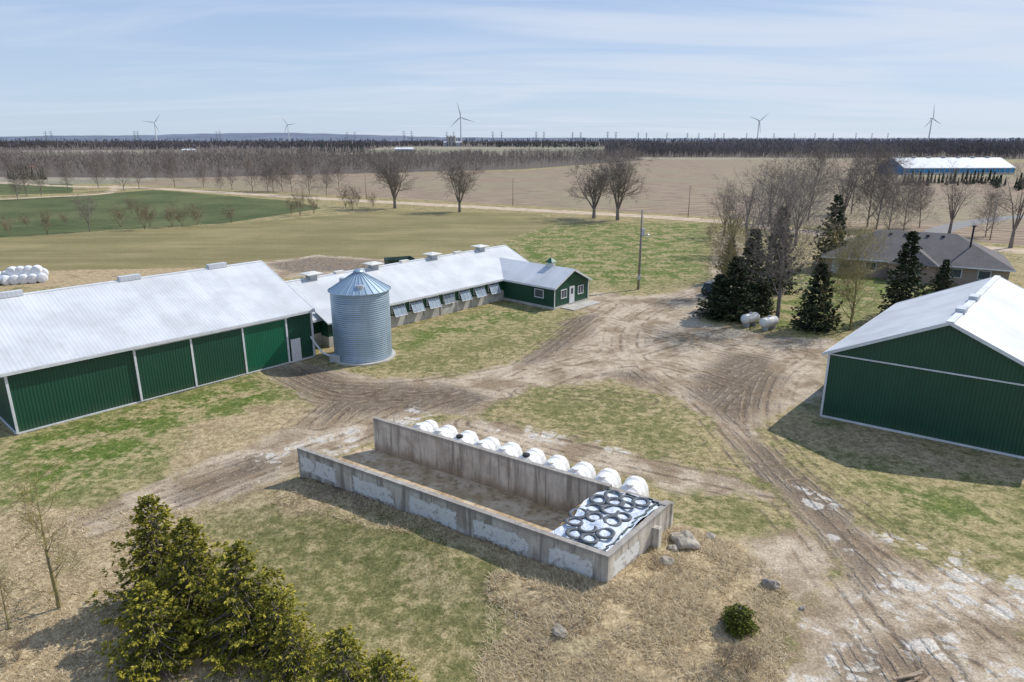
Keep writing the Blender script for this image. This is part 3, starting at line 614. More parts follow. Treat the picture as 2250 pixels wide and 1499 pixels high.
def slab(sec,y0,y1):
    n=len(sec); p.poly([(a,y0,b) for a,b in sec]); p.poly([(a,y1,b) for a,b in sec][::-1])
    for i in range(n): a,b=sec[i],sec[(i+1)%n]; p.poly([(a[0],y0,a[1]),(a[0],y1,a[1]),(b[0],y1,b[1]),(b[0],y0,b[1])])
slab([(-2.3,.35),(2.3,.35),(2.35,.8),(2.2,1.0),(1.1,1.08),(-2.25,1.1),(-2.35,.8)],-.9,.9); slab([(1.1,1.08),(.4,1.6),(-1.6,1.65),(-2.2,1.1)],-.78,.78)
p.obj('body',mat_plain('dark_car_paint',(.03,.035,.045),.25,.3,3,.1),e); p=Part(fr_)
slab([(1.0,1.1),(.42,1.54),(-1.55,1.58),(-2.0,1.12)],-.79,.79); p.obj('windows',M_glass,e); p=Part(fr_)
for a in (-1.45,1.45):
    for b in (-.92,.7): p.tube((a,b,.36),(a,b+.22,.36),.36,n=18)
p.obj('wheels',M_dark,e)

# ---------------------------------------------------------------- BARE TREES
def tubes(segs,n=3):
    S=np.array(segs); p0=S[:,0:3];p1=S[:,3:6];r0=S[:,6];r1=S[:,7]
    d=p1-p0; d/=np.linalg.norm(d,axis=1,keepdims=True)+1e-9
    ref=np.where(np.abs(d[:,2:3])>.9,np.array([[1.,0,0]]),np.array([[0,0,1.]])); a=np.cross(d,ref); a/=np.linalg.norm(a,axis=1,keepdims=True)+1e-9; b=np.cross(d,a)
    V=[];
    for pp,rr in ((p0,r0),(p1,r1)):
        for k in range(n):
            t=2*math.pi*k/n; V.append(pp+(a*math.cos(t)+b*math.sin(t))*rr[:,None])
    V=np.stack(V,1).reshape(-1,3); base=(np.arange(len(S))*2*n)[:,None]
    F_=np.concatenate([base+np.array([[k,(k+1)%n,n+(k+1)%n,n+k]]) for k in range(n)],0); return V,F_
def bare_tree(name,seed,Ht,tr,limbs,spread,mat,fork=.18,lv=(7,6,5),tw=.022,leader=False,lenf=(.34,.17,.08)):
    R_=random.Random(seed); segs=[]
    def rv(s): return Vector((R_.uniform(-s,s),R_.uniform(-s,s),R_.uniform(-s,s)))
    def grow(p,d,L,r,rend,level):
        n=4 if level<=1 else 2; pts=[(p,r)]; cur=p; dd=d
        for i in range(n):
            dd=(dd+rv(.13 if level<2 else .22)+Vector((0,0,.07 if level else .02))).normalized(); nx_=cur+dd*(L/n); r1=r+(rend-r)*(i+1)/n
            segs.append((*cur,*nx_,r+(rend-r)*i/n,r1)); cur=nx_; pts.append((cur,r1,dd.copy()))
        if level<=len(lv):
            k=lv[level-1] if level>0 else 0
            for j in range(k):
                t=R_.uniform(.25,1) if level==1 else R_.uniform(.15,1); i=min(n-1,int(t*n)); q=pts[i][0].lerp(pts[i+1][0],t*n-i); dir_=pts[i+1][2]
                side=dir_.orthogonal(); side.rotate(Matrix.Rotation(R_.uniform(0,6.283),3,dir_)); nd=(dir_*R_.uniform(.6,1.1)+side*R_.uniform(.5,.9)).normalized()
                rr=max(tw,pts[i+1][1]*.6); grow(q,nd,Ht*lenf[level-1]*R_.uniform(.6,1.2),rr,max(tw*.6,rr*.4),level+1)
    if leader:
        cur=Vector((0,0,-.2)); d=Vector((0,0,1)); n=8; r=tr
        for i in range(n):
            d=(d+rv(.05)).normalized(); nx_=cur+d*(Ht/n); r1=tr*(1-.85*(i+1)/n); segs.append((*cur,*nx_,r,r1))
            if i>=1:
                for j in range(max(2,limbs//6)):
                    a=R_.uniform(0,6.283); up=R_.uniform(.6,1.3); grow(cur.lerp(nx_,R_.random()),Vector((math.cos(a),math.sin(a),up)).normalized(),Ht*spread*(1-.65*i/n)*R_.uniform(.7,1.1),max(tw*1.5,r*.45),tw,1)
            cur=nx_; r=r1
    else:
        top=Vector((R_.uniform(-.1,.1),R_.uniform(-.1,.1),Ht*fork)); segs.append((0,0,-.2,*(top*.5),tr*1.25,tr)); segs.append((*(top*.5),*top,tr,tr*.85))
        for j in range(limbs):
            a=6.283*j/limbs+R_.uniform(-.4,.4); s=spread*R_.uniform(.25,1.1); st=top*R_.uniform(.75,1.0)
            grow(st,Vector((math.cos(a)*s,math.sin(a)*s,1)).normalized(),Ht*(1-fork)*R_.uniform(.8,1.0)*(1-.15*s),tr*.5,tr*.08,1)
    big=[s for s in segs if s[6]>.06]; sm=[s for s in segs if s[6]<=.06]
    V1,F1=tubes(big,6) if big else (np.zeros((0,3)),np.zeros((0,4),int)); V2,F2=tubes(sm,3)
    return np_mesh(name,np.concatenate([V1,V2]),np.concatenate([F1,F2+len(V1)]),mat,False)
M_bark=mat_plain('grey_brown_bark',(.235,.195,.165),.95,0,2,.4); M_bark2=mat_plain('lichen_bark',(.28,.235,.14),.95,0,3,.4,c2=(.36,.30,.10)); M_shrub=mat_plain('shrub_twigs',(.25,.19,.125),.95,0,2,.35)
big1=bare_tree('bareA',1,16,.5,8,.75,M_bark,lv=(8,7,6),tw=.028); big2=bare_tree('bareB',2,16,.45,7,.65,M_bark,lv=(8,7,6),tw=.028)
med1=bare_tree('bareC',3,12,.2,18,.40,M_bark,lv=(6,5,4),tw=.017,leader=True); med2=bare_tree('bareD',4,13,.22,18,.34,M_bark,lv=(6,5,4),tw=.017,leader=True); med3=bare_tree('bareE',5,10,.18,6,.6,M_bark,lv=(7,6,4),tw=.017,fork=.22)
yard=bare_tree('bareH',15,13,.32,6,.5,M_bark,lv=(7,5,4),tw=.015,fork=.25); yard2=bare_tree('bareI',16,13,.3,5,.6,M_bark,lv=(7,5,4),tw=.015,fork=.2)
sap=bare_tree('sapling',6,6.6,.10,14,.24,M_bark2,lv=(5,4,3),tw=.008,leader=True,lenf=(.14,.08,.05))
shr=bare_tree('shrub',8,4.5,.08,9,.8,M_shrub,fork=.03,lv=(6,5,4),tw=.012); shr2=bare_tree('shrub2',9,4.0,.07,7,.7,M_shrub,fork=.03,lv=(6,5,4),tw=.012)
near1=bare_tree('bareF',12,12.5,.24,20,.38,M_bark,lv=(7,5,4),tw=.012,leader=True); near2=bare_tree('bareG',13,9.5,.17,20,.36,M_bark2,lv=(7,5,4),tw=.011,leader=True)
def put(name,me,u,v_,s=1.0,z=0.0,xy=None):
    x,y=xy if xy else gp(u,v_); return obj(name,me,None,(x,y,z+hg(x,y)),(0,0,rt.uniform(0,6.28)),s)
for me,u,v_,s in ((big1,868,458,.95),(big2,1010,466,.88),(big1,1305,480,.88),(big2,1357,484,1.0)): put('bare_maple_tree',me,u,v_,s)
for u,v_,s in ((45,440,.7),(95,430,.85),(200,510,.8),(150,418,.8),(268,420,1.05),(300,414,.8),(390,412,.95),(447,412,.7),(490,418,.55),(505,418,.8),(555,420,.95),(588,420,.9),(605,422,.75),(622,420,.95),(645,422,.85),(680,428,1.05),(720,430,.7),(740,410,.9),(20,395,.9),(235,395,.9),(60,430,.9),(110,400,.9),(345,400,.7),(215,415,.9)):
    s*=rt.uniform(.82,1.02); o=put('bare_roadside_tree',rt.choice([med1,med2,med1,med2,med3]),u+rt.uniform(-6,6),v_,(s*rt.uniform(.7,.95),s*.85,s))
for u,v_,s in ((1640,505,1.0),(1690,490,1.1),(1730,500,1.15),(1775,485,1.15),(1850,500,1.2),(1905,500,1.15),(1925,505,1.1),(1985,510,.85),(1590,520,.8),(2085,515,1.0),(2165,520,.65),(2220,545,1.2),(1748,540,1.0),(1870,470,1.1),(1950,520,.85),(2020,500,.7)):
    put('bare_yard_tree',rt.choice([med1,med2,yard,yard2]),u,v_,(s*.9,s*.9,s))
put('bare_ash_tree',near1,1708,702,1.08); put('bare_ash_tree',near2,1868,726,1.0); put('bare_ash_tree',near2,1600,650,.9); put('bare_ash_tree',yard2,1640,610,.95); put('bare_ash_tree',yard,1605,560,.85); put('bare_ash_tree',yard2,1690,570,1.)
put('bare_sapling',sap,130,1336,1.0); put('bare_sapling',sap,20,1380,.5)
for u,v_,s in ((20,518,.9),(60,500,.7),(105,516,1.),(290,470,.8),(265,500,.9),(318,505,1.2),(330,500,1.1),(380,500,1.2),(400,497,.9),(435,495,1.1),(508,490,.9),(640,472,1.),(660,475,1.2),(690,472,1.1),(775,462,1.0),(760,455,1.2),(785,455,1.3),(820,455,.9),(145,495,.7),(1560,530,.8)):
    a_=rt.uniform(.6,.95); put('leafless_shrub',rt.choice([shr,shr2]),u,v_,(s*a_,s*a_,s*1.2))
for u,v_,s in ((1590,1470,.35),(1640,1480,.3),(1440,1275,.15),(40,1450,.25)): put('twiggy_bush',rt.choice([shr,shr2]),u,v_,s)

# ---------------------------------------------------------------- SPRUCES
def mat_needles(name,dk,md,tip,use_tip=False):
    m=NT(name,.7); ge=m.node('ShaderNodeNewGeometry'); r=ge.outputs['Random Per Island']
    if use_tip:
        at=m.node('ShaderNodeAttribute',attribute_name='tip'); r=m.math('ADD',m.math('MULTIPLY',r,.45),m.math('MULTIPLY',at.outputs['Fac'],.55))  # inner shade and sunlit yellow tips painted into the needle colour
    rp=m.node('ShaderNodeValToRGB'); m.l.new(r,rp.inputs[0]); cr=rp.color_ramp
    cr.elements[0].color=(*dk,1); cr.elements[1].color=(*tip,1); q=cr.elements.new(.5); q.color=(*md,1); m.col(rp.outputs[0]); m.b.inputs['Specular IOR Level'].default_value=.2; return m.m
M_nd=mat_needles('spruce_needles_yellowgreen',(.025,.034,.008),(.14,.145,.018),(.50,.41,.055),True); M_nd2=mat_needles('spruce_needles_dark',(.012,.022,.012),(.038,.055,.024),(.095,.115,.045),True)
def spruce(name,h,r,nwh,nb,nsh,nt,tl_,tw_,seed,mat,full=.85,droopk=1.0,gapk=0.0):
    R_=np.random.default_rng(seed); C=[];Dv=[];Ln=[];Tp=[]
    segs=[(0,0,-.2,0,0,h*.97,r*.04,.012)]
    for i in range(nwh):
        t=(i+.5)/nwh; z=h*(.03+.95*t); L0=r*(1-t)**full+.08; az0=R_.uniform(0,6.28); nbr=max(5,int(nb*(1-.5*t)))
        for b in range(nbr):
            az=az0+2*math.pi*b/nbr+R_.normal(0,.2); L=L0*R_.uniform(.60,1.25)*(1+.12*math.sin(3*az+seed)); zz=z+R_.normal(0,h*.008)
            dx,dy=math.cos(az),math.sin(az); ns=max(6,int(nsh*(L/r)**.8))
            s0=np.repeat(R_.uniform(.05,1,ns)**.8,nt); sg=np.repeat(np.where(R_.random(ns)<.5,-1,1),nt); sl=np.repeat((.32*L*(1-R_.uniform(.0,1,ns)*.35)),nt)*(1.05-s0)**.6+.06
            q=np.tile((np.arange(nt)+.5)/nt,ns)*1.0; lat=sg*sl*q*.75; fwd=sl*q*.55
            sL=s0*L+fwd; droop=droopk*(-.36*L*np.sin(np.clip(s0,0,1)*math.pi*.6)*(1-t*.8)+.26*L*s0**3)+.32*L*s0*t
            N_=len(s0); X_=dx*sL-dy*lat; Y_=dy*sL+dx*lat; Z_=zz+droop-np.abs(lat)*.35+R_.normal(0,.012*L+.008,N_)
            D_=np.stack([dx*.8-dy*sg*.6+R_.normal(0,.3,N_),dy*.8+dx*sg*.6+R_.normal(0,.3,N_),R_.uniform(-.6,.4,N_)],1)
            C.append(np.stack([X_,Y_,Z_],1)); Dv.append(D_); Ln.append(R_.uniform(.6,1.3,N_)*tl_); Tp.append(np.clip(s0*.75+q*.35,0,1)**1.4)
            segs.append((0,0,zz,dx*L*.8,dy*L*.8,zz-.22*L*(1-t*.8)*droopk,.016*L+.006,.005))
    C=np.concatenate(C);Dv=np.concatenate(Dv);Ln=np.concatenate(Ln)[:,None];Tp=np.concatenate(Tp); Dv/=np.linalg.norm(Dv,axis=1,keepdims=True)
    rd_=R_.normal(0,1,C.shape)*.6; rd_[:,2]+=.5; S=np.cross(Dv,rd_); S/=np.linalg.norm(S,axis=1,keepdims=True); W=Ln*tw_
    V=np.stack([C,C+Dv*Ln*.45+S*W,C+Dv*Ln,C+Dv*Ln*.45-S*W],1).reshape(-1,3); F_=np.arange(len(V)).reshape(-1,4)
    me=np_mesh(name,V,F_,mat); at=me.attributes.new('tip','FLOAT','POINT'); at.data.foreach_set('value',np.repeat(Tp,4).astype(np.float32))
    V1,F1=tubes(segs,5); mt=np_mesh(name+'_wood',V1,F1,M_bark); return me,mt
def put_spruce(pair,x,y,s,rz=None,name='spruce_tree'):
    e=empty(name,(x,y,hg(x,y))); e.rotation_euler=(0,0,rt.uniform(0,6.28)); e.scale=(s if hasattr(s,'__len__') else (s,s,s)); obj('needles',pair[0],e); obj('trunk_and_branches',pair[1],e)
s1=spruce('sprA',5.4,2.4,22,14,16,9,.15,.24,11,M_nd,.82); s2=spruce('sprB',4.6,2.5,19,14,16,9,.15,.24,12,M_nd,.82); s3=spruce('sprC',3.6,2.0,16,13,14,8,.14,.24,13,M_nd,.82)
put_spruce(s1,-15.9,26.6,1.02); put_spruce(s2,-11.3,24.2,1.02); put_spruce(s1,-13.8,25.3,.96); put_spruce(s3,-6.2,20.6,.98); put_spruce(s3,-4.5,19.7,.9); put_spruce(s3,-8.6,22.2,.75); put_spruce(s2,-14.4,22.8,.85); put_spruce(s3,-9.6,23.4,.85)
d1=spruce('sprD',9,2.6,26,12,9,5,.34,.30,21,M_nd2); d2=spruce('sprE',7,2.3,22,12,9,5,.32,.30,22,M_nd2)
for u,vb,vt,p_,k in ((1790,722,575,d2,1.1),(1975,700,505,d1,.95),(1822,590,425,d1,1.05),(2068,640,568,d2,1.),(1610,700,560,d2,1.25),(1575,698,600,d2,1.25),(1645,670,500,d1,1.05),(1702,640,450,d1,.95),(1600,620,520,d1,.9),(1850,590,540,d2,1.),(1670,690,610,d2,1.1)):
    x,y=gp(u,vb); a=(vt-749.5)/FL; t_=y/(CP-a*SP); ht=H-(SP+a*CP)*t_; h0_=9 if p_ is d1 else 7; s=ht/h0_; put_spruce(p_,x,y,(s**.5*k if s>1 else s*k*1.1,)*2+(s,))
cj=spruce('cedar',1.3,.75,14,16,10,6,.10,.24,31,mat_needles('juniper_needles',(.03,.04,.008),(.08,.105,.014),(.22,.22,.03),True),.45,-.6); x,y=gp(1622,1385); put_spruce(cj,x,y,.9,name='juniper_bush')
def conifer_mass(name,pts,hmin,hmax,mat,seed=1):
    R_=np.random.default_rng(seed); V=[]
    for x,y in pts:
        h=R_.uniform(hmin,hmax); n=90; t=R_.uniform(0,1,n); a=R_.uniform(0,6.28,n); rr=h*.24*(1-t)*R_.uniform(.6,1,n)+.1
        c=np.stack([x+np.cos(a)*rr*.4,y+np.sin(a)*rr*.4,h*t+.3],1); tip=np.stack([x+np.cos(a)*rr*1.3,y+np.sin(a)*rr*1.3,h*t-.1*h*(1-t)],1); s=np.stack([-np.sin(a),np.cos(a),a*0],1)*(h*.07)
        V.append(np.stack([c+s+np.array([0,0,.06*h]),tip,c-s],1).reshape(-1,3))
    V=np.concatenate(V); obj(name,np_mesh(name,V,np.arange(len(V)).reshape(-1,3),mat))
M_fc=mat_needles('conifer_row',(.02,.035,.018),(.04,.055,.028),(.07,.085,.04))
pts=[gp(1985+i*8.5,rt.uniform(402,409)) for i in range(26)]+[gp(20+i*6,rt.uniform(392,397)) for i in range(14)]+[gp(2180+rt.uniform(0,90),rt.uniform(407,420)) for i in range(14)]
conifer_mass('distant_spruce_row',pts,3,6.5,M_fc)

# ---------------------------------------------------------------- WOODS (masses)
def poly_pts(poly,n,seed,edge_bias=True):
    R_=np.random.default_rng(seed); P_=np.array(poly); lo=P_.min(0);hi=P_.max(0); out=[]
    tot=0
    while tot<n:
        q=R_.uniform(lo,hi,(n*3,2)); s=sd_poly(q[:,0],q[:,1],poly)>0; q=q[s]; out.append(q); tot+=len(q)
    return np.concatenate(out)[:n]
def woods(name,poly,n,K,hmin,hmax,wb,mat,seed,tmat=None,gap=0.0):
    R_=np.random.default_rng(seed); P_=poly_pts(poly,n,seed)
    if gap:
        k_=(np.sin(P_[:,0]*.013+seed)*np.sin(P_[:,1]*.009+P_[:,0]*.004)+R_.uniform(-.3,.3,n))>-1+gap; P_=P_[k_]; n=len(P_)
    h=R_.uniform(hmin,hmax,n)*(1+.12*np.sin(P_[:,0]*.02)+.10*np.sin(P_[:,0]*.11)); 
    pos=np.repeat(P_,K,0); hh=np.repeat(h,K); N=n*K; t=R_.uniform(.12,.75,N); a=R_.uniform(0,6.283,N); L=hh*R_.uniform(.15,.38,N)*(1.1-t*.5); out=R_.uniform(.2,.9,N)
    b=np.stack([pos[:,0],pos[:,1],hh*t],1); d=np.stack([np.cos(a)*out,np.sin(a)*out,np.ones(N)*R_.uniform(.5,1,N)],1); d/=np.linalg.norm(d,axis=1,keepdims=True)
    tip=b+d*L[:,None]; tip[:,2]=np.minimum(tip[:,2],hh*R_.uniform(.88,1.0,N)); az=R_.uniform(0,6.283,N); s=np.stack([np.cos(az),np.sin(az),np.zeros(N)],1)*wb
    mid=b+(tip-b)*.7
    V=np.stack([b,mid+s*.8,tip,mid-s*.8],1).reshape(-1,3); F_=np.arange(len(V)).reshape(-1,4)
    tb=np.stack([P_[:,0],P_[:,1],np.zeros(n)],1); tt=np.stack([P_[:,0],P_[:,1],h*.85],1); sx_=np.array([wb*.9,0,0]); sy_=np.array([0,wb*.9,0])
    T=np.concatenate([np.stack([tb-q,tb+q,tt+q*.2,tt-q*.2],1).reshape(-1,3) for q in (sx_,sy_)]); F2=np.arange(len(T)).reshape(-1,4)
    e=empty(name); obj('twigs',np_mesh(name+'_twigs',V,F_,mat),e); obj('trunks',np_mesh(name+'_trunks',T,F2,tmat or mat),e)
M_w1=mat_plain('woods_twigs',(.26,.215,.185),1,0,.02,.35); M_w1t=mat_plain('woods_trunks',(.44,.40,.35),1,0,.05,.3); M_w2=mat_plain('far_woods_twigs',(.165,.15,.155),1,0,.005,.35); M_w3=mat_plain('haze_tinted_woods',(.14,.16,.20),1,0,.002,.25)  # the two far woods colours have bluish distance haze mixed in
woods('leafless_woods',gps([(-200,387),(400,391),(760,383),(1150,373),(1420,353),(1400,347),(900,344),(-400,344)]),5400,30,7.5,11.5,.11,M_w1,1,M_w1t,.1)
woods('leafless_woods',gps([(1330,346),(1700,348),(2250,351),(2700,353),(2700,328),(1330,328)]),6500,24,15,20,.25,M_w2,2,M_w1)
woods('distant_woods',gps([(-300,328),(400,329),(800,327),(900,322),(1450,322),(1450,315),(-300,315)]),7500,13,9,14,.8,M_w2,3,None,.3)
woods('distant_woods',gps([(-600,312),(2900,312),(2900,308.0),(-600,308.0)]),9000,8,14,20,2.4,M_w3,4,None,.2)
conifer_mass('distant_conifers',[tuple(q) for q in poly_pts(gps([(1090,325),(1310,325),(1310,320),(1090,320)]),110,5)]+[tuple(q) for q in poly_pts(gps([(660,336),(800,336),(800,333),(660,333)]),40,6)],6,11,mat_needles('far_conifer',(.06,.08,.07),(.08,.10,.085),(.10,.12,.10)))
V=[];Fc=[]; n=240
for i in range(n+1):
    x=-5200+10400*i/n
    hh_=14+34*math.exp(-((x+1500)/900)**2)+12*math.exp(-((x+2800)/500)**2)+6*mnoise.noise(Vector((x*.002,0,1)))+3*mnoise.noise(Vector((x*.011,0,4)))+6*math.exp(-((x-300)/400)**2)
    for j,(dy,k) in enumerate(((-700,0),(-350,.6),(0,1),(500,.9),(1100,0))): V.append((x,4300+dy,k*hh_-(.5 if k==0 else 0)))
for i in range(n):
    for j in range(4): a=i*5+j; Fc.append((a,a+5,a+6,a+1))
obj('hills',np_mesh('hills',V,Fc,mat_plain('haze_tinted_hills',(.13,.15,.20),1,0,.004,.25),True))  # aerial haze is put into the hill base colour
def farm(name,u,v_,L,W,hh_,c,c2_):
    e=empty(name); x,y=gp(u,v_); f=Fr((x,y)); w=Part(f); w.box(0,L,0,W,0,hh_); w.obj('walls',mat_plain(name+'_w',c,.8),e); r=Part(f); r.prism([(-.5,hh_),(W/2,hh_+W*.2),(W+.5,hh_)],-.5,L+.5); r.obj('roof',mat_plain(name+'_r',c2_,.5),e)
farm('distant_barn',868,334,26,12,4,(.45,.45,.43),(.75,.75,.75)); farm('distant_barn',400,337,16,9,4,(.6,.6,.58),(.7,.7,.7)); farm('distant_barn',975,321,45,20,8,(.5,.5,.5),(.4,.42,.45)); farm('distant_farmhouse',20,373,14,8,3.5,(.3,.18,.13),(.15,.13,.12))
for i in range(3):
    x,y=gp(985+i*7,321); p=Part(); p.lathe([(4,0),(4,22),(2.5,25),(.1,26)],(x,y),12); p.obj('distant_silo',M_concl)

# ---------------------------------------------------------------- WIND TURBINES AND PYLONS
M_turb=mat_plain('turbine_white',(.62,.64,.67),.6,0,.1,.05)
def turbine(u,vh,rot,scale=1.0,yaw=0.2):
    a=(vh-749.5)/FL; d=SP+a*CP; f_=CP-a*SP; hub=82.0; t=(H-hub)/d; x=(u-1125)/FL*t; y=f_*t
    e=empty('wind_turbine',(x,y,0)); e.rotation_euler=(0,0,yaw); p=Part(); p.tube((0,0,0),(0,0,80),2.6,1.5,n=14); p.box(-1.8,1.8,-3.5,6,80.2,84); p.tube((0,-3.5,82),(0,-6,82),1.8,.8,n=10)
    for k in range(3):
        an=rot+k*2*math.pi/3; dx,dz=math.sin(an),math.cos(an); nx_,nz=dz,-dx; P=lambda r,w,yy:(dx*r+nx_*w,-4.6+yy,82+dz*r+nz*w)
        A_=[P(1,-1.0,-.5),P(1,1.0,-.5),P(10,2.8,-.3),P(46,.35,0),P(46,-.35,0),P(10,-.9,-.3)]; B_=[(q[0],q[1]+.9,q[2]) for q in A_]
        p.poly(A_,[(0,0)]*6); p.poly(B_[::-1],[(0,0)]*6)
        for i in range(6): j=(i+1)%6; p.poly([A_[i],A_[j],B_[j],B_[i]],[(0,0)]*4)
    obj('tower_and_rotor',p.mesh('turbine',M_turb),e)
turbine(339,270,math.radians(38),yaw=.3); turbine(632,274,math.radians(-35),yaw=-.2); turbine(1012,258,math.radians(-12),yaw=.1); turbine(1668,266,math.radians(50),yaw=.2); turbine(2048,261,math.radians(-8),yaw=.4)
pp=Part(); Hh=46
for sx_ in (-1,1):
    for sy_ in (-1,1):
        pp.tube((sx_*4,sy_*4,0),(sx_*1,sy_*1,30),.45,.35,n=4); pp.tube((sx_*1,sy_*1,30),(sx_*.6,sy_*.6,Hh),.35,.3,n=4)
for z,w_ in ((28,9),(36,8),(43,7)): pp.tube((-w_,0,z),(w_,0,z),.45,n=4); pp.tube((-w_,0,z),(0,0,z+3),.3,n=4); pp.tube((w_,0,z),(0,0,z+3),.3,n=4)
for k in range(6):
    z0=k*5; z1=z0+5; w0=4-z0*.1; w1=4-z1*.1
    for s in (-1,1): pp.tube((-w0,s*w0,z0),(w1,s*w1,z1),.25,n=3); pp.tube((w0,s*w0,z0),(-w1,s*w1,z1),.25,n=3)
pm=pp.mesh('pylon',mat_plain('pylon_steel',(.30,.33,.38),.7,0,.1,.1))
for u,dist in ((102,3000),(114,3050),(297,2900),(304,3000),(477,3100),(484,3000),(763,3400),(780,3300),(888,2900),(905,3000),(982,3300),(997,3400),(1083,3100),(1102,3200),(1178,3200),(1195,3300),(1258,3500),(1276,3600),(1335,3200),(1353,3300),(1402,3900),(1420,3900),(1465,4000),(1510,4000),(1535,4100),(1570,4200),(1590,4200),(1640,4200),(1700,4300),(1745,4300),(1790,4300),(1830,4200),(1880,4100),(1915,4300),(1950,4200)):
    x=(u-1125)/FL*dist/1.043; obj('transmission_tower',pm,None,(x,dist,0),(0,0,.3),(1,1,1))

# ---------------------------------------------------------------- ROCKS, LOGS, DRY GRASS
import bmesh
def rock(seed,s):
    bm=bmesh.new(); bmesh.ops.create_icosphere(bm,subdivisions=3,radius=1)
    for v in bm.verts:
        n=mnoise.noise(v.co*1.1+Vector((seed*3.1,0,0)))*.45+mnoise.noise(v.co*3+Vector((0,seed,0)))*.14; v.co*=1+n; v.co.x*=s[0]; v.co.y*=s[1]; v.co.z*=s[2]
    me=bpy.data.meshes.new('rock'); bm.to_mesh(me); bm.free(); me.materials.append(M_rock); return me
M_rock=mat_plain('field_stone',(.38,.33,.26),.9,0,4,.4,.04)
for i,(u,v_,s) in enumerate(((1502,1222,(.65,.6,.4)),(1693,1290,(.25,.42,.32)),(1228,1410,(.4,.3,.15)),(1460,1260,(.35,.3,.2)),(1560,1195,(.3,.25,.2)),(1762,1338,(.12,.12,.1)),(1475,1235,(.25,.2,.15)))):
    x,y=gp(u,v_); obj('boulder',rock(i+1,s),None,(x,y,hg(x,y)+s[2]*.3),(0,0,i))
e=empty('log_pile'); x,y=gp(1990,1492); p=Part()
for k in range(6):
    a=.4+rt.uniform(-.25,.25); q=Vector((x+rt.uniform(-.4,.4),y-k*.14+.1,.08+.09*(k%3))); d_=Vector((math.cos(a),math.sin(a),0)); L=rt.uniform(.5,.8); p.tube(q-d_*L,q+d_*L,rt.uniform(.05,.08),n=9)
p.obj('logs',mat_plain('cut_wood',(.34,.26,.18),.9,0,6,.4),e)
def tufts(name,poly,n,L,mat,seed,blades=7,wd=.012,flat=.9):
    q=poly_pts(poly,n,seed); R_=np.random.default_rng(seed); lx_,ly_=bunk_local(q[:,0],q[:,1]); ok=~((lx_>-.3)&(lx_<BL+.3)&(ly_>-.3)&(ly_<BW+.3))
    ok&=(np.sin(q[:,0]*1.3+np.sin(q[:,1]*1.7)*1.5)*np.sin(q[:,1]*1.1+np.sin(q[:,0]*.9))+R_.uniform(-.6,.8,len(q)))>-.1
    q=q[ok]; n=len(q)
    z=hgt(q[:,0],q[:,1]); b=np.repeat(np.stack([q[:,0],q[:,1],z],1),blades,0); N=len(b); b[:,:2]+=R_.normal(0,.08,(N,2)); a=R_.uniform(0,6.28,N); l=R_.uniform(.5,1.3,N)*L
    up=R_.uniform(.1,.8,N); d=np.stack([np.cos(a)*flat,np.sin(a)*flat,up],1); d/=np.linalg.norm(d,axis=1,keepdims=True); s=np.stack([-np.sin(a),np.cos(a),np.zeros(N)],1)*wd
    V=np.stack([b-s,b+s,b+d*l[:,None]],1).reshape(-1,3); obj(name,np_mesh(name,V,np.arange(len(V)).reshape(-1,3),mat))
M_st=mat_needles('dry_grass_blades',(.28,.19,.10),(.50,.39,.225),(.76,.64,.43)); M_gr=mat_needles('short_grass_blades',(.08,.10,.02),(.19,.18,.06),(.36,.30,.15))
tufts('dry_grass',gps([(1080,1290),(1335,1300),(1490,1180),(1640,1200),(1730,1300),(1720,1560),(1040,1560)]),10000,.38,M_st,1)
tufts('dry_grass',gps([(0,1160),(200,1120),(440,1120),(450,1200),(700,1499),(650,1560),(-60,1560)]),6500,.22,M_st,2)
tufts('dry_grass',gps([(640,1070),(830,1100),(1340,1300),(1250,1330),(1000,1230),(600,1120)]),2500,.26,M_st,3)
tufts('lawn_grass',gps([(430,1130),(830,1110),(1120,1270),(1090,1560),(600,1560),(440,1250)]),12000,.08,M_gr,4,6,.01)

# ---------------------------------------------------------------- WORLD, SUN, CAMERA
az=math.atan2(.88,.48); el=math.radians(45)
w=bpy.data.worlds.new('World'); scene.world=w; w.use_nodes=True; nt=w.node_tree; N=nt.nodes; Lk=nt.links; bg=N['Background']
sky=N.new('ShaderNodeTexSky'); sky.sky_type='NISHITA'; sky.sun_disc=False; sky.sun_elevation=el; sky.sun_rotation=az; sky.air_density=1.0; sky.dust_density=.3; sky.ozone_density=3.0; sky.altitude=200
tc=N.new('ShaderNodeTexCoord'); sp=N.new('ShaderNodeSeparateXYZ'); Lk.new(tc.outputs['Generated'],sp.inputs[0])
def wm(op,a,b):
    x=N.new('ShaderNodeMath'); x.operation=op
    for i,q in enumerate((a,b)):
        if isinstance(q,bpy.types.NodeSocket): Lk.new(q,x.inputs[i])
        else: x.inputs[i].default_value=q
    return x.outputs[0]
def wmix(f_,a,b):
    x=N.new('ShaderNodeMix'); x.data_type='RGBA'
    for i,q in ((0,f_),(6,a),(7,b)):
        if isinstance(q,bpy.types.NodeSocket): Lk.new(q,x.inputs[i])
        else: x.inputs[i].default_value=q if i==0 else (*q,1)
    return x.outputs[2]
def wmr(v,a,b,c,d):
    x=N.new('ShaderNodeMapRange'); x.interpolation_type='SMOOTHSTEP'; Lk.new(v,x.inputs[0]); x.inputs[1].default_value=a; x.inputs[2].default_value=b; x.inputs[3].default_value=c; x.inputs[4].default_value=d; return x.outputs[0]
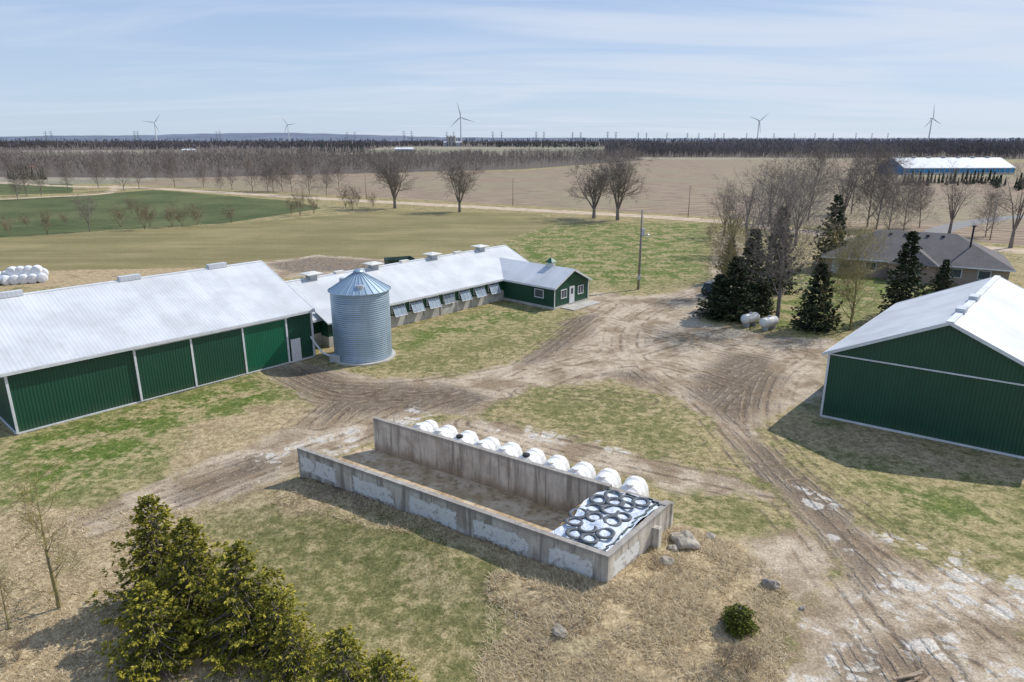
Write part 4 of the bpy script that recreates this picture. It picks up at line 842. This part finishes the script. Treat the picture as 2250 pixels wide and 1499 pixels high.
def cloud(scale,rot,det,dist,s):
    mp=N.new('ShaderNodeMapping'); Lk.new(cb.outputs[0],mp.inputs[0]); mp.inputs['Scale'].default_value=scale; mp.inputs['Rotation'].default_value=(0,0,math.radians(rot))
    no=N.new('ShaderNodeTexNoise'); Lk.new(mp.outputs[0],no.inputs['Vector']); no.inputs['Scale'].default_value=s; no.inputs['Detail'].default_value=det; no.inputs['Roughness'].default_value=.55; no.inputs['Distortion'].default_value=dist; return no.outputs[0]
zz=wm('ADD',wm('MAXIMUM',sp.outputs[2],0.0),.09); cb=N.new('ShaderNodeCombineXYZ'); Lk.new(wm('DIVIDE',sp.outputs[0],zz),cb.inputs[0]); Lk.new(wm('DIVIDE',sp.outputs[1],zz),cb.inputs[1])
haze=wmix(wmr(sp.outputs[2],0.0,.34,0,1),(5.2,6.5,8.4),(2.5,4.2,7.8))
base=wmix(.78,sky.outputs[0],haze)
n1=cloud((.4,1.2,1),14,8,.7,.8); n2=cloud((.25,.7,1),-8,6,.4,.35)
cf=wm('ADD',wm('ADD',wm('MULTIPLY',n1,.55),wm('MULTIPLY',n2,.45)),wm('MULTIPLY',sp.outputs[0],.14))
fin=wmix(wmr(cf,.42,.64,.03,.75),base,(6.8,7.4,8.5))
Lk.new(fin,bg.inputs[0]); bg.inputs[1].default_value=.105
sd=bpy.data.lights.new('sun','SUN'); sd.energy=4.4; sd.angle=math.radians(.5); sd.color=(1,.965,.91); so=bpy.data.objects.new('sun',sd); link(so)
sdir=Vector((math.sin(az)*math.cos(el),math.cos(az)*math.cos(el),math.sin(el))); so.rotation_euler=(-sdir).to_track_quat('-Z','Y').to_euler(); so.location=(0,0,80)
cd=bpy.data.cameras.new('camera'); cd.sensor_width=36; cd.lens=24; cd.clip_end=20000; cam=bpy.data.objects.new('camera',cd); link(cam); cam.location=(0,0,H); cam.rotation_euler=(math.radians(90)-PITCH,0,0); scene.camera=cam
scene.view_settings.view_transform='Standard'; scene.view_settings.look='None'; scene.view_settings.exposure=0
